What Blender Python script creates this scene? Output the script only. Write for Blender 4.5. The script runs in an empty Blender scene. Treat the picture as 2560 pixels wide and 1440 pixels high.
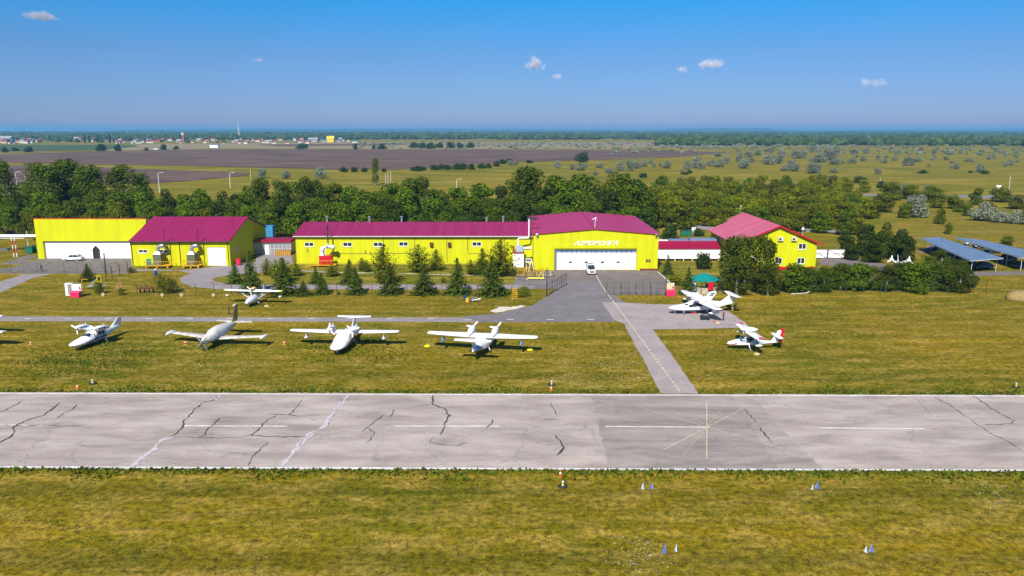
HAZE = 1e-4
import bpy, bmesh, math, random
import numpy as np
from mathutils import Vector, Matrix
R = math.radians
rnd = random.Random(7)
C = bpy.context.scene.collection

# ---------------- camera, sky, sun, exposure ----------------
F = 1950.0; HC = 29.0; TH = math.atan((720-326)/F)
cam = bpy.data.objects.new('camera', bpy.data.cameras.new('camera')); C.objects.link(cam)
cam.location = (0, 0, HC); cam.rotation_euler = (R(90)-TH, 0, 0)
cam.data.sensor_width = 36; cam.data.lens = 36*F/2560
cam.data.clip_start = .5; cam.data.clip_end = 60000
bpy.context.scene.camera = cam

SUN_EL = R(43); SD = Vector((-.27, -.963, 0)).normalized()
sdir = Vector((SD.x*math.cos(SUN_EL), SD.y*math.cos(SUN_EL), math.sin(SUN_EL)))
world = bpy.data.worlds.new('World'); bpy.context.scene.world = world; world.use_nodes = True
nt = world.node_tree; nt.nodes.clear()
wo = nt.nodes.new('ShaderNodeOutputWorld'); bg = nt.nodes.new('ShaderNodeBackground')
sky = nt.nodes.new('ShaderNodeTexSky'); sky.sky_type = 'NISHITA'; sky.sun_disc = False
sky.sun_elevation = SUN_EL; sky.sun_rotation = math.atan2(sdir.x, sdir.y)
sky.altitude = 300; sky.air_density = 1.0; sky.dust_density = .35; sky.ozone_density = 3.0
tc_ = nt.nodes.new('ShaderNodeTexCoord'); sx_ = nt.nodes.new('ShaderNodeSeparateXYZ'); nt.links.new(tc_.outputs['Generated'], sx_.inputs[0])
rp = nt.nodes.new('ShaderNodeValToRGB'); e = rp.color_ramp.elements
e[0].position = 0; e[0].color = (.33, .33, .62, 1); e[1].position = 1; e[1].color = (.35, .50, .62, 1)
for p_, c_ in ((.03, (.255, .345, .64)), (.09, (.215, .365, .62)), (.155, (.075, .455, .75)), (.30, (.15, .5, .68))):
    q_ = e.new(p_); q_.color = (*c_, 1)
nt.links.new(sx_.outputs[2], rp.inputs[0])
tint = nt.nodes.new('ShaderNodeMix'); tint.data_type = 'RGBA'; tint.blend_type = 'MULTIPLY'; tint.inputs[0].default_value = 1
nt.links.new(sky.outputs[0], tint.inputs[6]); nt.links.new(rp.outputs[0], tint.inputs[7])
nt.links.new(tint.outputs[2], bg.inputs[0]); bg.inputs[1].default_value = .11
nt.links.new(bg.outputs[0], wo.inputs[0])
sl = bpy.data.lights.new('sun', 'SUN'); sl.energy = 4.6; sl.angle = R(.5); sl.color = (1, .94, .85)
so = bpy.data.objects.new('sun', sl); C.objects.link(so)
so.rotation_euler = (-sdir).to_track_quat('-Z', 'Y').to_euler()
vs = bpy.context.scene.view_settings
vs.view_transform = 'Standard'; vs.look = 'None'; vs.gamma = 1; vs.use_curve_mapping = False; vs.exposure = .5
cy = bpy.context.scene.cycles
cy.max_bounces = 6; cy.diffuse_bounces = 2; cy.glossy_bounces = 2; cy.transmission_bounces = 3
cy.volume_bounces = 0; cy.transparent_max_bounces = 8; cy.caustics_reflective = False; cy.caustics_refractive = False

# ---------------- where a picture point lies in the place ----------------
def G(px, py, z=0.):
    u = (px-1280)/F; w = (720-py)/F
    dy = math.cos(TH)+w*math.sin(TH); dz = -math.sin(TH)+w*math.cos(TH)
    t = (z-HC)/dz
    return (u*t, dy*t)
def zat(py, D):
    w = (720-py)/F
    return HC + D*(-math.sin(TH)+w*math.cos(TH))/(math.cos(TH)+w*math.sin(TH))
def xat(px, D, z=0):
    zc = D*math.cos(TH)+(HC-z)*math.sin(TH)
    return (px-1280)/F*zc

# ---------------- materials ----------------
def lin(r, g, b):
    f = lambda c: ((c/255+.055)/1.055)**2.4 if c > 10 else c/255/12.92
    return (f(r), f(g), f(b), 1)
_mats = {}
def mat(name, col, rough=.6, metal=0., var=.12, scale=1.2, bump=0., spec=.5, island=0., objv=0., alpha=None, det=5, trans=0., stretch=None):
    if name in _mats: return _mats[name]
    m = bpy.data.materials.new(name); m.use_nodes = True
    n = m.node_tree; b = n.nodes['Principled BSDF']
    b.inputs['Roughness'].default_value = rough; b.inputs['Metallic'].default_value = metal
    b.inputs['Specular IOR Level'].default_value = spec
    if len(col) == 3: col = (*col, 1)
    co = n.nodes.new('ShaderNodeTexCoord'); no = n.nodes.new('ShaderNodeTexNoise')
    no.inputs['Scale'].default_value = scale; no.inputs['Detail'].default_value = det
    if stretch:
        mp = n.nodes.new('ShaderNodeMapping'); mp.inputs['Scale'].default_value = stretch; n.links.new(co.outputs['Object'], mp.inputs['Vector']); n.links.new(mp.outputs[0], no.inputs['Vector'])
    else: n.links.new(co.outputs['Object'], no.inputs['Vector'])
    mr = n.nodes.new('ShaderNodeMapRange'); mr.inputs[1].default_value = .3; mr.inputs[2].default_value = .7
    mr.inputs[3].default_value = 1-var; mr.inputs[4].default_value = 1+var
    n.links.new(no.outputs[0], mr.inputs[0])
    val = mr.outputs[0]
    def mul(a, src, lo, hi):
        q = n.nodes.new('ShaderNodeMapRange'); q.inputs[3].default_value = lo; q.inputs[4].default_value = hi
        n.links.new(src, q.inputs[0])
        p = n.nodes.new('ShaderNodeMath'); p.operation = 'MULTIPLY'
        n.links.new(a, p.inputs[0]); n.links.new(q.outputs[0], p.inputs[1]); return p.outputs[0]
    if island:
        ge = n.nodes.new('ShaderNodeNewGeometry'); val = mul(val, ge.outputs['Random Per Island'], 1-island, 1+island)
    hs = n.nodes.new('ShaderNodeHueSaturation'); hs.inputs['Color'].default_value = col
    if objv:
        oi = n.nodes.new('ShaderNodeObjectInfo'); val = mul(val, oi.outputs['Random'], 1-objv, 1+objv)
        q = n.nodes.new('ShaderNodeMapRange'); q.inputs[3].default_value = .5-objv*.05; q.inputs[4].default_value = .5+objv*.05
        n.links.new(oi.outputs['Random'], q.inputs[0]); n.links.new(q.outputs[0], hs.inputs['Hue'])
    n.links.new(val, hs.inputs['Value']); n.links.new(hs.outputs[0], b.inputs['Base Color'])
    if bump:
        bu = n.nodes.new('ShaderNodeBump'); bu.inputs['Strength'].default_value = bump
        n.links.new(no.outputs[0], bu.inputs['Height']); n.links.new(bu.outputs[0], b.inputs['Normal'])
    if trans:
        b.inputs['Transmission Weight'].default_value = trans
    if alpha is not None: b.inputs['Alpha'].default_value = alpha
    _mats[name] = m; return m

YEL = (.56, .57, .003, 1)
M_yellow = mat('yellow_wall_panel', YEL, .6, var=.09, scale=1., spec=.25, det=10, stretch=(.9, .9, .12))
M_magenta = mat('magenta_roof_sheet', (.30, .018, .098), .42, var=.16, scale=1., spec=.4, stretch=(1.6, .06, .06))
M_pinkroof = mat('faded_magenta_roof_sheet', (.38, .05, .12), .35, var=.2, scale=1., spec=.5, stretch=(.08, 1.3, .08))
M_crimson = mat('crimson_roof_sheet', (.29, .003, .037), .45, var=.08, scale=.4)
M_white = mat('white_paint', (.82, .82, .82), .5, var=.04, scale=.8)
M_gloss = mat('white_aircraft_paint', (.82, .82, .84), .25, var=.04, scale=1.5)
M_offw = mat('off_white_paint', (.62, .60, .55), .5, var=.12, scale=2)
M_cover = mat('grey_canvas_cover', (.60, .59, .57), .85, var=.18, scale=2.2, bump=.6)
M_grey = mat('grey_metal', (.32, .33, .35), .4, .6, var=.1)
M_galv = mat('galvanised_metal', (.52, .55, .60), .35, .7, var=.1, scale=4)
M_dark = mat('dark_rubber', (.02, .02, .022), .7)
M_black = mat('dark_metal', (.035, .037, .04), .5)
M_glass = mat('dark_window_glass', (.025, .03, .035), .08, spec=.8, var=.3, scale=2)
M_post = mat('green_painted_steel', (.015, .075, .055), .5)
M_postd = mat('dark_green_steel', (.02, .035, .035), .5)
M_yrail = mat('yellow_orange_steel', lin(215, 165, 20), .5)
M_yel2 = mat('bright_yellow_paint', lin(235, 225, 10), .4)
M_olive = mat('olive_grey_metal', lin(92, 96, 70), .6)
M_teal = mat('teal_sheet', lin(10, 130, 125), .5)
M_red = mat('red_paint', lin(190, 16, 40), .4)
M_pink = mat('pinkish_red_paint', lin(214, 40, 90), .45)
M_blue = mat('blue_paint', lin(20, 60, 150), .4)
M_wood = mat('weathered_wood', lin(150, 110, 60), .8, var=.3, scale=5)
M_dwood = mat('dark_red_wood', lin(95, 45, 35), .8, var=.3, scale=5)
M_stone = mat('light_rubble_stone', lin(175, 165, 140), .9, var=.5, scale=4, bump=.8)
M_bark = mat('brown_bark', (.09, .065, .045), .9, var=.3, scale=6)
M_birch = mat('pale_bark', (.55, .52, .45), .8, var=.3, scale=5)
M_skin = mat('skin', (.45, .26, .18), .6)
M_hair = mat('dark_hair', (.03, .02, .015), .7)

# ---------------- mesh helpers ----------------
class MB:
    def __init__(s): s.v = []; s.f = []; s.m = []; s.cur = 0
    def add(s, vs, fs):
        o = len(s.v); s.v += [tuple(p) for p in vs]
        for f in fs: s.f.append(tuple(i+o for i in f)); s.m.append(s.cur)
        return s
    def box(s, x0, x1, y0, y1, z0, z1):
        return s.add([(x0,y0,z0),(x1,y0,z0),(x1,y1,z0),(x0,y1,z0),(x0,y0,z1),(x1,y0,z1),(x1,y1,z1),(x0,y1,z1)],
            [(0,3,2,1),(4,5,6,7),(0,1,5,4),(1,2,6,5),(2,3,7,6),(3,0,4,7)])
    def prism(s, pts, a, b):  # pts 3d polygon, swept by vector b-a
        n = len(pts); d = Vector(b)-Vector(a)
        vs = [Vector(p) for p in pts]+[Vector(p)+d for p in pts]
        return s.add(vs, [tuple(range(n))[::-1], tuple(range(n, 2*n))]+[(i, (i+1) % n, n+(i+1) % n, n+i) for i in range(n)])
    def tube(s, p0, p1, r0, r1=None, n=8, caps=True):
        r1 = r0 if r1 is None else r1
        p0 = Vector(p0); p1 = Vector(p1); d = (p1-p0).normalized()
        u = d.orthogonal().normalized(); w = d.cross(u)
        vs = [p+(u*math.cos(2*math.pi*i/n)+w*math.sin(2*math.pi*i/n))*r for p, r in ((p0, r0), (p1, r1)) for i in range(n)]
        fs = [(i, (i+1) % n, n+(i+1) % n, n+i) for i in range(n)]
        if caps: fs += [tuple(range(n))[::-1], tuple(range(n, 2*n))]
        return s.add(vs, fs)
    def path(s, pts, r, n=8):
        for a, b in zip(pts, pts[1:]): s.tube(a, b, r, r, n)
        return s
    def loft(s, rings, caps=True):
        n = len(rings[0]); vs = [p for r in rings for p in r]; fs = []
        for k in range(len(rings)-1):
            for i in range(n):
                j = (i+1) % n; fs.append((k*n+i, k*n+j, (k+1)*n+j, (k+1)*n+i))
        if caps: fs += [tuple(range(n))[::-1], tuple(range((len(rings)-1)*n, len(rings)*n))]
        return s.add(vs, fs)
    def lathe(s, prof, n=16, c=(0, 0, 0), ax='z'):
        rings = []
        for r, z in prof:
            ring = []
            for i in range(n):
                a = 2*math.pi*i/n; x, y = r*math.cos(a), r*math.sin(a)
                ring.append((c[0]+x, c[1]+y, c[2]+z) if ax == 'z' else ((c[0]+z, c[1]+x, c[2]+y) if ax == 'x' else (c[0]+x, c[1]+z, c[2]+y)))
            rings.append(ring)
        return s.loft(rings)
    def ball(s, c, r, n=10, sq=(1, 1, 1)):
        rings = []
        for k in range(n+1):
            t = math.pi*k/n; rr = max(math.sin(t), .02)
            rings.append([(c[0]+r*sq[0]*rr*math.cos(2*math.pi*i/12), c[1]+r*sq[1]*rr*math.sin(2*math.pi*i/12), c[2]-r*sq[2]*math.cos(t)) for i in range(12)])
        return s.loft(rings)
    def mesh(s, name, mats, smooth=False):
        me = bpy.data.meshes.new(name); me.from_pydata(s.v, [], s.f)
        for m in (mats if isinstance(mats, (list, tuple)) else [mats]): me.materials.append(m)
        if any(s.m): me.polygons.foreach_set('material_index', s.m)
        if smooth:
            bm = bmesh.new(); bm.from_mesh(me); bmesh.ops.recalc_face_normals(bm, faces=bm.faces)
            for f in bm.faces: f.smooth = True
            for e in bm.edges:
                if len(e.link_faces) == 2 and e.calc_face_angle(0) > R(smooth if smooth > 1 else 50): e.smooth = False
            bm.to_mesh(me); bm.free()
        me.update(); return me
def obj(name, mb, mats, parent=None, smooth=False, loc=None, rz=0.):
    me = mb.mesh(name, mats, smooth) if isinstance(mb, MB) else mb
    o = bpy.data.objects.new(name, me); C.objects.link(o)
    if parent is not None: o.parent = parent
    if loc is not None: o.location = loc
    if rz: o.rotation_euler[2] = rz
    return o
def tag(o, label, cat, group=None):
    o['label'] = label; o['category'] = cat
    if group: o['group'] = group
    return o
def thing(name, label, cat, loc=(0, 0, 0), rz=0., group=None):
    o = bpy.data.objects.new(name, None); C.objects.link(o); o.location = loc; o.rotation_euler = (0, 0, rz)
    return tag(o, label, cat, group)
def struct(name, mb, m, kind='structure', **k):
    o = obj(name, mb, m, **k); o['kind'] = kind; return o
def dup(root, loc, rz=0., label=None, scale=None, group=None, cat=None):
    r = root.copy(); C.objects.link(r); r.location = loc; r.rotation_euler = (0, 0, rz)
    if label: r['label'] = label
    if group: r['group'] = group
    if cat: r['category'] = cat
    if scale is not None: r.scale = scale if isinstance(scale, tuple) else (scale,)*3
    for ch in list(root.children):
        c = ch.copy(); C.objects.link(c); c.parent = r
        for g in ch.children:
            d = g.copy(); C.objects.link(d); d.parent = c
    return r

# ---------------- ground sheets ----------------
def sheet(name, pts, z, m, jit=.0, step=2.5, hidez=False):
    out = []
    for i, p in enumerate(pts):
        q = pts[(i+1) % len(pts)]
        L = math.hypot(q[0]-p[0], q[1]-p[1]); n = max(1, min(400, int(L/step))) if jit else 1
        for k in range(n):
            t = k/n; x = p[0]+(q[0]-p[0])*t; y = p[1]+(q[1]-p[1])*t
            if jit and k: x += rnd.uniform(-jit, jit); y += rnd.uniform(-jit, jit)
            out.append((x, y, z))
    mb = MB(); mb.add(out, [tuple(range(len(out)))])
    o = struct(name, mb, m)
    bm = bmesh.new(); bm.from_mesh(o.data); bmesh.ops.triangulate(bm, faces=bm.faces); 
    for f in bm.faces:
        if f.normal.z < 0: f.normal_flip()
    bm.to_mesh(o.data); bm.free()
    return o
def PG(*pp): return [G(*p) for p in pp]

def grass_material(name, base, green, dry, streak=(.06, .55), flowers=.0, patch=.035, dark=.55):
    m = bpy.data.materials.new(name); m.use_nodes = True; n = m.node_tree; b = n.nodes['Principled BSDF']
    b.inputs['Roughness'].default_value = .95; b.inputs['Specular IOR Level'].default_value = .1
    co = n.nodes.new('ShaderNodeTexCoord')
    def noise(scale, det=6, vec=None, rough=.6, dist=0):
        t = n.nodes.new('ShaderNodeTexNoise'); t.inputs['Scale'].default_value = scale; t.inputs['Detail'].default_value = det
        t.inputs['Roughness'].default_value = rough; t.inputs['Distortion'].default_value = dist
        n.links.new(vec or co.outputs['Object'], t.inputs['Vector']); return t.outputs[0]
    def mr(src, a, bb, lo=0, hi=1):
        q = n.nodes.new('ShaderNodeMapRange'); q.inputs[1].default_value = a; q.inputs[2].default_value = bb
        q.inputs[3].default_value = lo; q.inputs[4].default_value = hi; n.links.new(src, q.inputs[0]); return q.outputs[0]
    def mix(fac, a, bb, mode='MIX'):
        q = n.nodes.new('ShaderNodeMix'); q.data_type = 'RGBA'; q.blend_type = mode
        if isinstance(fac, float): q.inputs[0].default_value = fac
        else: n.links.new(fac, q.inputs[0])
        for k, s in ((6, a), (7, bb)):
            if isinstance(s, tuple): q.inputs[k].default_value = s if len(s) == 4 else (*s, 1)
            else: n.links.new(s, q.inputs[k])
        return q.outputs[2]
    def mapped(sx, sy, rot=0):
        q = n.nodes.new('ShaderNodeMapping'); q.inputs['Scale'].default_value = (sx, sy, 1); q.inputs['Rotation'].default_value = (0, 0, rot)
        n.links.new(co.outputs['Object'], q.inputs['Vector']); return q.outputs[0]
    big = noise(patch, 8, dist=.4); med = noise(.22, 8, dist=.8); st = noise(1., 7, mapped(streak[0], streak[1], .02), dist=.3)
    st2 = noise(1., 5, mapped(.45, 1.5, .04)); fine = noise(1.7, 8, rough=.8); vf = noise(7., 5, rough=.85)
    c = mix(mr(big, .38, .62), base, green)
    c = mix(mr(st, .46, .66, 0, .85), c, dry)
    c = mix(mr(med, .50, .66, 0, .5), c, green)
    c = mix(mr(st2, .5, .75, 0, .6), c, dry)
    c = mix(1.0, c, mix(mr(fine, .38, .62), (dark*.7, dark*.78, dark*.7), (1.75, 1.62, 1.7)), 'MULTIPLY')
    c = mix(1.0, c, mix(mr(vf, .36, .66), (.55, .6, .55), (1.5, 1.42, 1.45)), 'MULTIPLY')
    band = noise(1., 3, mapped(.006, .40, .012)); c = mix(1.0, c, mix(mr(band, .35, .65), (.74, .78, .74), (1.2, 1.16, 1.12)), 'MULTIPLY')
    if flowers:
        vo = n.nodes.new('ShaderNodeTexVoronoi'); vo.inputs['Scale'].default_value = 1.7
        n.links.new(co.outputs['Object'], vo.inputs['Vector'])
        f = mr(vo.outputs['Distance'], .05, .09, 1, 0)
        g = n.nodes.new('ShaderNodeMath'); g.operation = 'MULTIPLY'; n.links.new(f, g.inputs[0])
        n.links.new(mr(noise(.12, 4), .5, .6, 0, flowers), g.inputs[1])
        c = mix(g.outputs[0], c, (.6, .55, .06))
    n.links.new(c, b.inputs['Base Color'])
    bu = n.nodes.new('ShaderNodeBump'); bu.inputs['Strength'].default_value = .9; bu.inputs['Distance'].default_value = .12
    n.links.new(fine, bu.inputs['Height']); n.links.new(bu.outputs[0], b.inputs['Normal'])
    return m

def ground_mat(name, c0, c1, sc=.4, str_=(1, 1), rough=.95, bump=.3, crack=0, spec=.2, stain=0.):
    m = bpy.data.materials.new(name); m.use_nodes = True; n = m.node_tree; b = n.nodes['Principled BSDF']
    b.inputs['Roughness'].default_value = rough; b.inputs['Specular IOR Level'].default_value = spec
    co = n.nodes.new('ShaderNodeTexCoord'); mp = n.nodes.new('ShaderNodeMapping'); mp.inputs['Scale'].default_value = (str_[0], str_[1], 1)
    n.links.new(co.outputs['Object'], mp.inputs['Vector'])
    def noise(s, v, d=8, dist=.3, ro=.65):
        t = n.nodes.new('ShaderNodeTexNoise'); t.inputs['Scale'].default_value = s; t.inputs['Detail'].default_value = d
        t.inputs['Roughness'].default_value = ro; t.inputs['Distortion'].default_value = dist; n.links.new(v, t.inputs['Vector']); return t.outputs[0]
    a = noise(sc, mp.outputs[0]); f = noise(5., co.outputs['Object'], 6, 0, .8)
    r = n.nodes.new('ShaderNodeValToRGB'); r.color_ramp.elements[0].position = .36; r.color_ramp.elements[1].position = .64
    r.color_ramp.elements[0].color = (*c0[:3], 1); r.color_ramp.elements[1].color = (*c1[:3], 1)
    n.links.new(a, r.inputs[0])
    q = n.nodes.new('ShaderNodeMapRange'); q.inputs[1].default_value = .3; q.inputs[2].default_value = .7; q.inputs[3].default_value = .80; q.inputs[4].default_value = 1.19
    n.links.new(f, q.inputs[0])
    hs = n.nodes.new('ShaderNodeHueSaturation'); n.links.new(r.outputs[0], hs.inputs['Color'])
    v = q.outputs[0]
    if stain:
        w = n.nodes.new('ShaderNodeMapRange'); w.inputs[1].default_value = .55; w.inputs[2].default_value = .75; w.inputs[3].default_value = 1; w.inputs[4].default_value = 1-stain
        n.links.new(noise(.12, mp.outputs[0], 9, 1.2), w.inputs[0])
        p = n.nodes.new('ShaderNodeMath'); p.operation = 'MULTIPLY'; n.links.new(v, p.inputs[0]); n.links.new(w.outputs[0], p.inputs[1]); v = p.outputs[0]
    if crack:
        vo = n.nodes.new('ShaderNodeTexVoronoi'); vo.feature = 'DISTANCE_TO_EDGE'; vo.inputs['Scale'].default_value = crack
        va = n.nodes.new('ShaderNodeVectorMath'); va.operation = 'ADD'
        t2 = n.nodes.new('ShaderNodeTexNoise'); t2.inputs['Scale'].default_value = .5; t2.inputs['Detail'].default_value = 6; n.links.new(co.outputs['Object'], t2.inputs['Vector'])
        sc_ = n.nodes.new('ShaderNodeVectorMath'); sc_.operation = 'SCALE'; sc_.inputs[3].default_value = 3.; n.links.new(t2.outputs[1], sc_.inputs[0])
        n.links.new(co.outputs['Object'], va.inputs[0]); n.links.new(sc_.outputs[0], va.inputs[1]); n.links.new(va.outputs[0], vo.inputs['Vector'])
        w = n.nodes.new('ShaderNodeMapRange'); w.inputs[1].default_value = .0; w.inputs[2].default_value = .006; w.inputs[3].default_value = .72; w.inputs[4].default_value = 1
        n.links.new(vo.outputs['Distance'], w.inputs[0])
        p = n.nodes.new('ShaderNodeMath'); p.operation = 'MULTIPLY'; n.links.new(v, p.inputs[0]); n.links.new(w.outputs[0], p.inputs[1]); v = p.outputs[0]
    n.links.new(v, hs.inputs['Value']); n.links.new(hs.outputs[0], b.inputs['Base Color'])
    bu = n.nodes.new('ShaderNodeBump'); bu.inputs['Strength'].default_value = bump; bu.inputs['Distance'].default_value = .05
    n.links.new(a, bu.inputs['Height']); n.links.new(bu.outputs[0], b.inputs['Normal'])
    return m

M_grass = grass_material('mown_dry_grass', (.195, .147, .004), (.112, .116, .003), (.31, .225, .042), streak=(.22, .48), flowers=.9, dark=.5)
M_steppe = grass_material('steppe_grass', (.180, .155, .006), (.105, .115, .004), (.29, .22, .04), streak=(.02, .06), patch=.012, dark=.7)
M_lawn = grass_material('lawn_grass', (.17, .155, .008), (.095, .125, .004), (.31, .24, .06), streak=(.12, .4))
M_wild = grass_material('wild_meadow_grass', (.20, .17, .008), (.11, .115, .004), (.30, .21, .05), streak=(.03, .2), dark=.5)
M_run = ground_mat('pale_runway_asphalt', (.30, .25, .225), (.47, .402, .362), .35, (.35, 1.1), crack=.09, stain=.30)
M_rund = ground_mat('grey_runway_asphalt', (.225, .19, .175), (.38, .325, .295), .3, (.35, 1.1), crack=.12, stain=.25)
M_taxi = ground_mat('pale_taxiway_asphalt', (.31, .265, .265), (.38, .33, .32), .3, crack=.15, stain=.15)
M_apron = ground_mat('dark_apron_asphalt', (.165, .148, .158), (.215, .195, .205), .3, crack=.15, stain=.12)
M_brown = ground_mat('brown_yard_asphalt', (.15, .125, .12), (.21, .18, .17), .5, stain=.2)
M_road = ground_mat('grey_path_asphalt', (.25, .22, .225), (.31, .275, .28), .4, stain=.15)
M_hway = ground_mat('highway_asphalt', (.17, .17, .19), (.22, .22, .24), .3)
M_plough = ground_mat('ploughed_soil', (.045, .025, .021), (.21, .135, .105), .05, (.25, 2.2), bump=.6, stain=.45)
M_greenf = ground_mat('green_crop', (.05, .085, .03), (.07, .11, .04), .02, (1, 5))
M_sand = ground_mat('pale_sand', (.55, .50, .42), (.68, .63, .55), .8)
M_mark = mat('white_road_marking', (.68, .67, .66), .8, var=.25, scale=.9, det=9)
M_marky = mat('cream_road_marking', (.58, .50, .32), .8, var=.25, scale=2, det=9)
M_tar = mat('black_crack_tar', (.055, .045, .05), .8, var=.3, scale=3)
M_seal = mat('pale_crack_dust', (.50, .46, .48), .9, var=.15, scale=2, det=9)

BIG = 26000
gmb = MB(); gmb.add([(-BIG, -300, 0), (BIG, -300, 0), (BIG, BIG, 0), (-BIG, BIG, 0)], [(0, 1, 2, 3)])
struct('ground', gmb, M_steppe)
sheet('airfield_grass', [(-260, -60), (260, -60), (230, 150), (200, 205), (60, 196), (-140, 212), (-260, 206)], .004, M_grass)
sheet('meadow', PG((1990, 640), (2060, 600), (2250, 560), (2450, 520), (2900, 500), (2950, 640), (2560, 612), (2300, 600)), .012, M_wild, .8, 4)
sheet('lawn', PG((470, 712), (600, 672), (1290, 657), (1290, 711), (640, 713), (540, 708)), .012, M_lawn, .2)
sheet('lawn', PG((1648, 682), (1655, 655), (2050, 652), (2120, 700), (1990, 728), (1790, 735), (1690, 712)), .012, M_lawn, .3)

# runway
def row(y0, y1, x0=-700, x1=3260):
    k = (y1-y0)/2560
    return [(x0, y0+k*x0), (x1, y0+k*x1)]
a = row(980.5, 987.5); b = row(1171.5, 1179.5)
sheet('runway', PG(a[0], a[1], b[1], b[0]), .016, M_run, .12, 1.2)
sheet('runway_patch', PG((1480, 985.5), (1880, 986.8), (1960, 1080), (2060, 1176), (1528, 1174), (1500, 1080)), .019, ground_mat('mid_grey_runway_asphalt', (.26, .215, .195), (.44, .377, .34), .3, (.35, 1.1), crack=.12, stain=.2), .12, .8)
sheet('runway_patch', PG((1480, 985.5), (1828, 986.5), (1880, 1062), (1945, 1175), (1528, 1174), (1500, 1080)), .0215, M_rund, .22, .6)
def strip(name, pts, w, z, m, taper=0, jit=0.):
    mb = MB(); P = []
    if jit:
        q = []
        for p, r in zip(pts, pts[1:]):
            L = math.hypot(r[0]-p[0], r[1]-p[1]); n = max(1, int(L/.45))
            for k in range(n):
                q.append((p[0]+(r[0]-p[0])*k/n+rnd.uniform(-jit, jit), p[1]+(r[1]-p[1])*k/n+rnd.uniform(-jit, jit)))
        pts = q+[pts[-1]]
    n = len(pts); L = []; Rr = []
    for i, p in enumerate(pts):
        a = pts[max(i-1, 0)]; b = pts[min(i+1, n-1)]
        d = Vector((b[0]-a[0], b[1]-a[1])).normalized(); nn = Vector((-d.y, d.x))
        ww = w/2*(rnd.uniform(.35, 1.5) if jit else 1)
        if taper and (i == 0 or i == n-1): ww *= .2
        L.append((p[0]+nn.x*ww, p[1]+nn.y*ww, z)); Rr.append((p[0]-nn.x*ww, p[1]-nn.y*ww, z))
    mb.add(L+Rr, [(i, n+i, n+i+1, i+1) for i in range(n-1)])
    return struct(name, mb, m)
a = row(983.5, 990.5); strip('runway_edge_line', PG(*a), .28, .024, M_mark)
a = row(1168, 1176); strip('runway_edge_line', PG(*a), .28, .024, M_mark)
for x0, x1, y0, y1 in ((-75, 105, 1063, 1064), (455, 718, 1065, 1066), (984, 1248, 1065.5, 1066), (1513, 1775, 1066.5, 1068.5), (2044, 2312, 1070, 1072)):
    strip('runway_centre_line', PG((x0, y0), (x1, y1)), .22, .024, M_mark)
for k, (p, q, w) in enumerate((((1767, 1002), (1767, 1147), .13), ((1602, 1020), (1957, 1122), .10), ((1565, 1050), (1975, 1087), .08), ((1862, 1019), (1658, 1126), .12), ((1709, 1138), (1815, 1010), .05), ((1700, 1020), (1890, 1152), .04))):
    strip('compass_marking', PG(p, q), w*.62, .028+.003*k, M_marky)
cr = [([(58,1003),(30,1018),(0,1032),(-20,1040)],.1),([(152,1006),(135,1020),(108,1040),(80,1046),(45,1062),(32,1070),(36,1082),(25,1095),(0,1105),(-30,1116)],.2),
([(191,1012),(180,1025),(160,1033),(140,1047)],.12),([(-20,1064),(60,1066),(110,1062),(155,1066),(210,1064)],.12),
([(550,1045),(535,1062),(515,1075),(513,1088),(495,1095)],.13),([(430,1092),(480,1095),(560,1096),(600,1094),(640,1085)],.08),
([(755,1000),(740,1022),(722,1038),(750,1043)],.14),([(722,1037),(690,1037),(655,1038)],.1),([(690,1040),(665,1052),(645,1075),(630,1090),(700,1092),(765,1093)],.17),
([(775,1046),(790,1052)],.2),([(668,1105),(650,1128),(635,1140),(620,1165)],.13),([(960,1037),(935,1055),(918,1068),(905,1080)],.12),([(918,1068),(937,1085),(925,1100),(913,1110)],.12),
([(988,1020),(980,1035),(972,1046)],.12),([(1083,988),(1080,1012),(1110,1022),(1122,1040),(1110,1065),(1100,1088)],.22),([(1080,1012),(1030,1015)],.08),
([(1085,1092),(1073,1105),(1100,1112),(1145,1114),(1172,1108)],.1),([(1232,1048),(1228,1060),(1215,1071)],.14),([(1373,1004),(1380,1018),(1388,1030),(1391,1038)],.1),([(1355,1048),(1400,1050)],.06),
([(1390,1088),(1400,1105),(1409,1120),(1403,1132),(1391,1140)],.22),([(1860,1023),(1875,1040),(1890,1058)],.14),([(1897,1067),(1910,1085),(1932,1106)],.16),
([(2431,988),(2460,1008),(2480,1022),(2510,1040),(2537,1052),(2525,1061),(2460,1063)],.14),([(2335,992),(2380,1017),(2420,1045),(2470,1080),(2510,1100),(2555,1127)],.09),
([(548,988),(535,1000),(510,1005),(480,1030),(460,1055),(455,1070),(440,1087),(415,1098)],.2),([(866,990),(850,1015),(835,1035),(818,1065),(790,1078),(765,1093),(745,1115)],.07),
([(320,1006),(330,1004)],.35),([(2285,990),(2330,1040)],.03),([(1060,1120),(1120,1170)],.03)]
for pts, w in cr: strip('runway_crack', PG(*pts), w*.8, .046, M_tar, 1, .12)
for pts, w in (([(440,1090),(400,1102),(385,1125),(360,1140),(330,1167)],.5),([(868,988),(850,1015),(838,1030),(825,1045),(818,1065),(790,1078),(765,1093),(745,1115),(730,1135),(705,1167)],.55),([(548,988),(535,1000),(510,1005),(480,1030),(460,1055)],.34)):
    strip('runway_crack_dust', PG(*pts), w, .040, M_seal, 1, .14)

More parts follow.
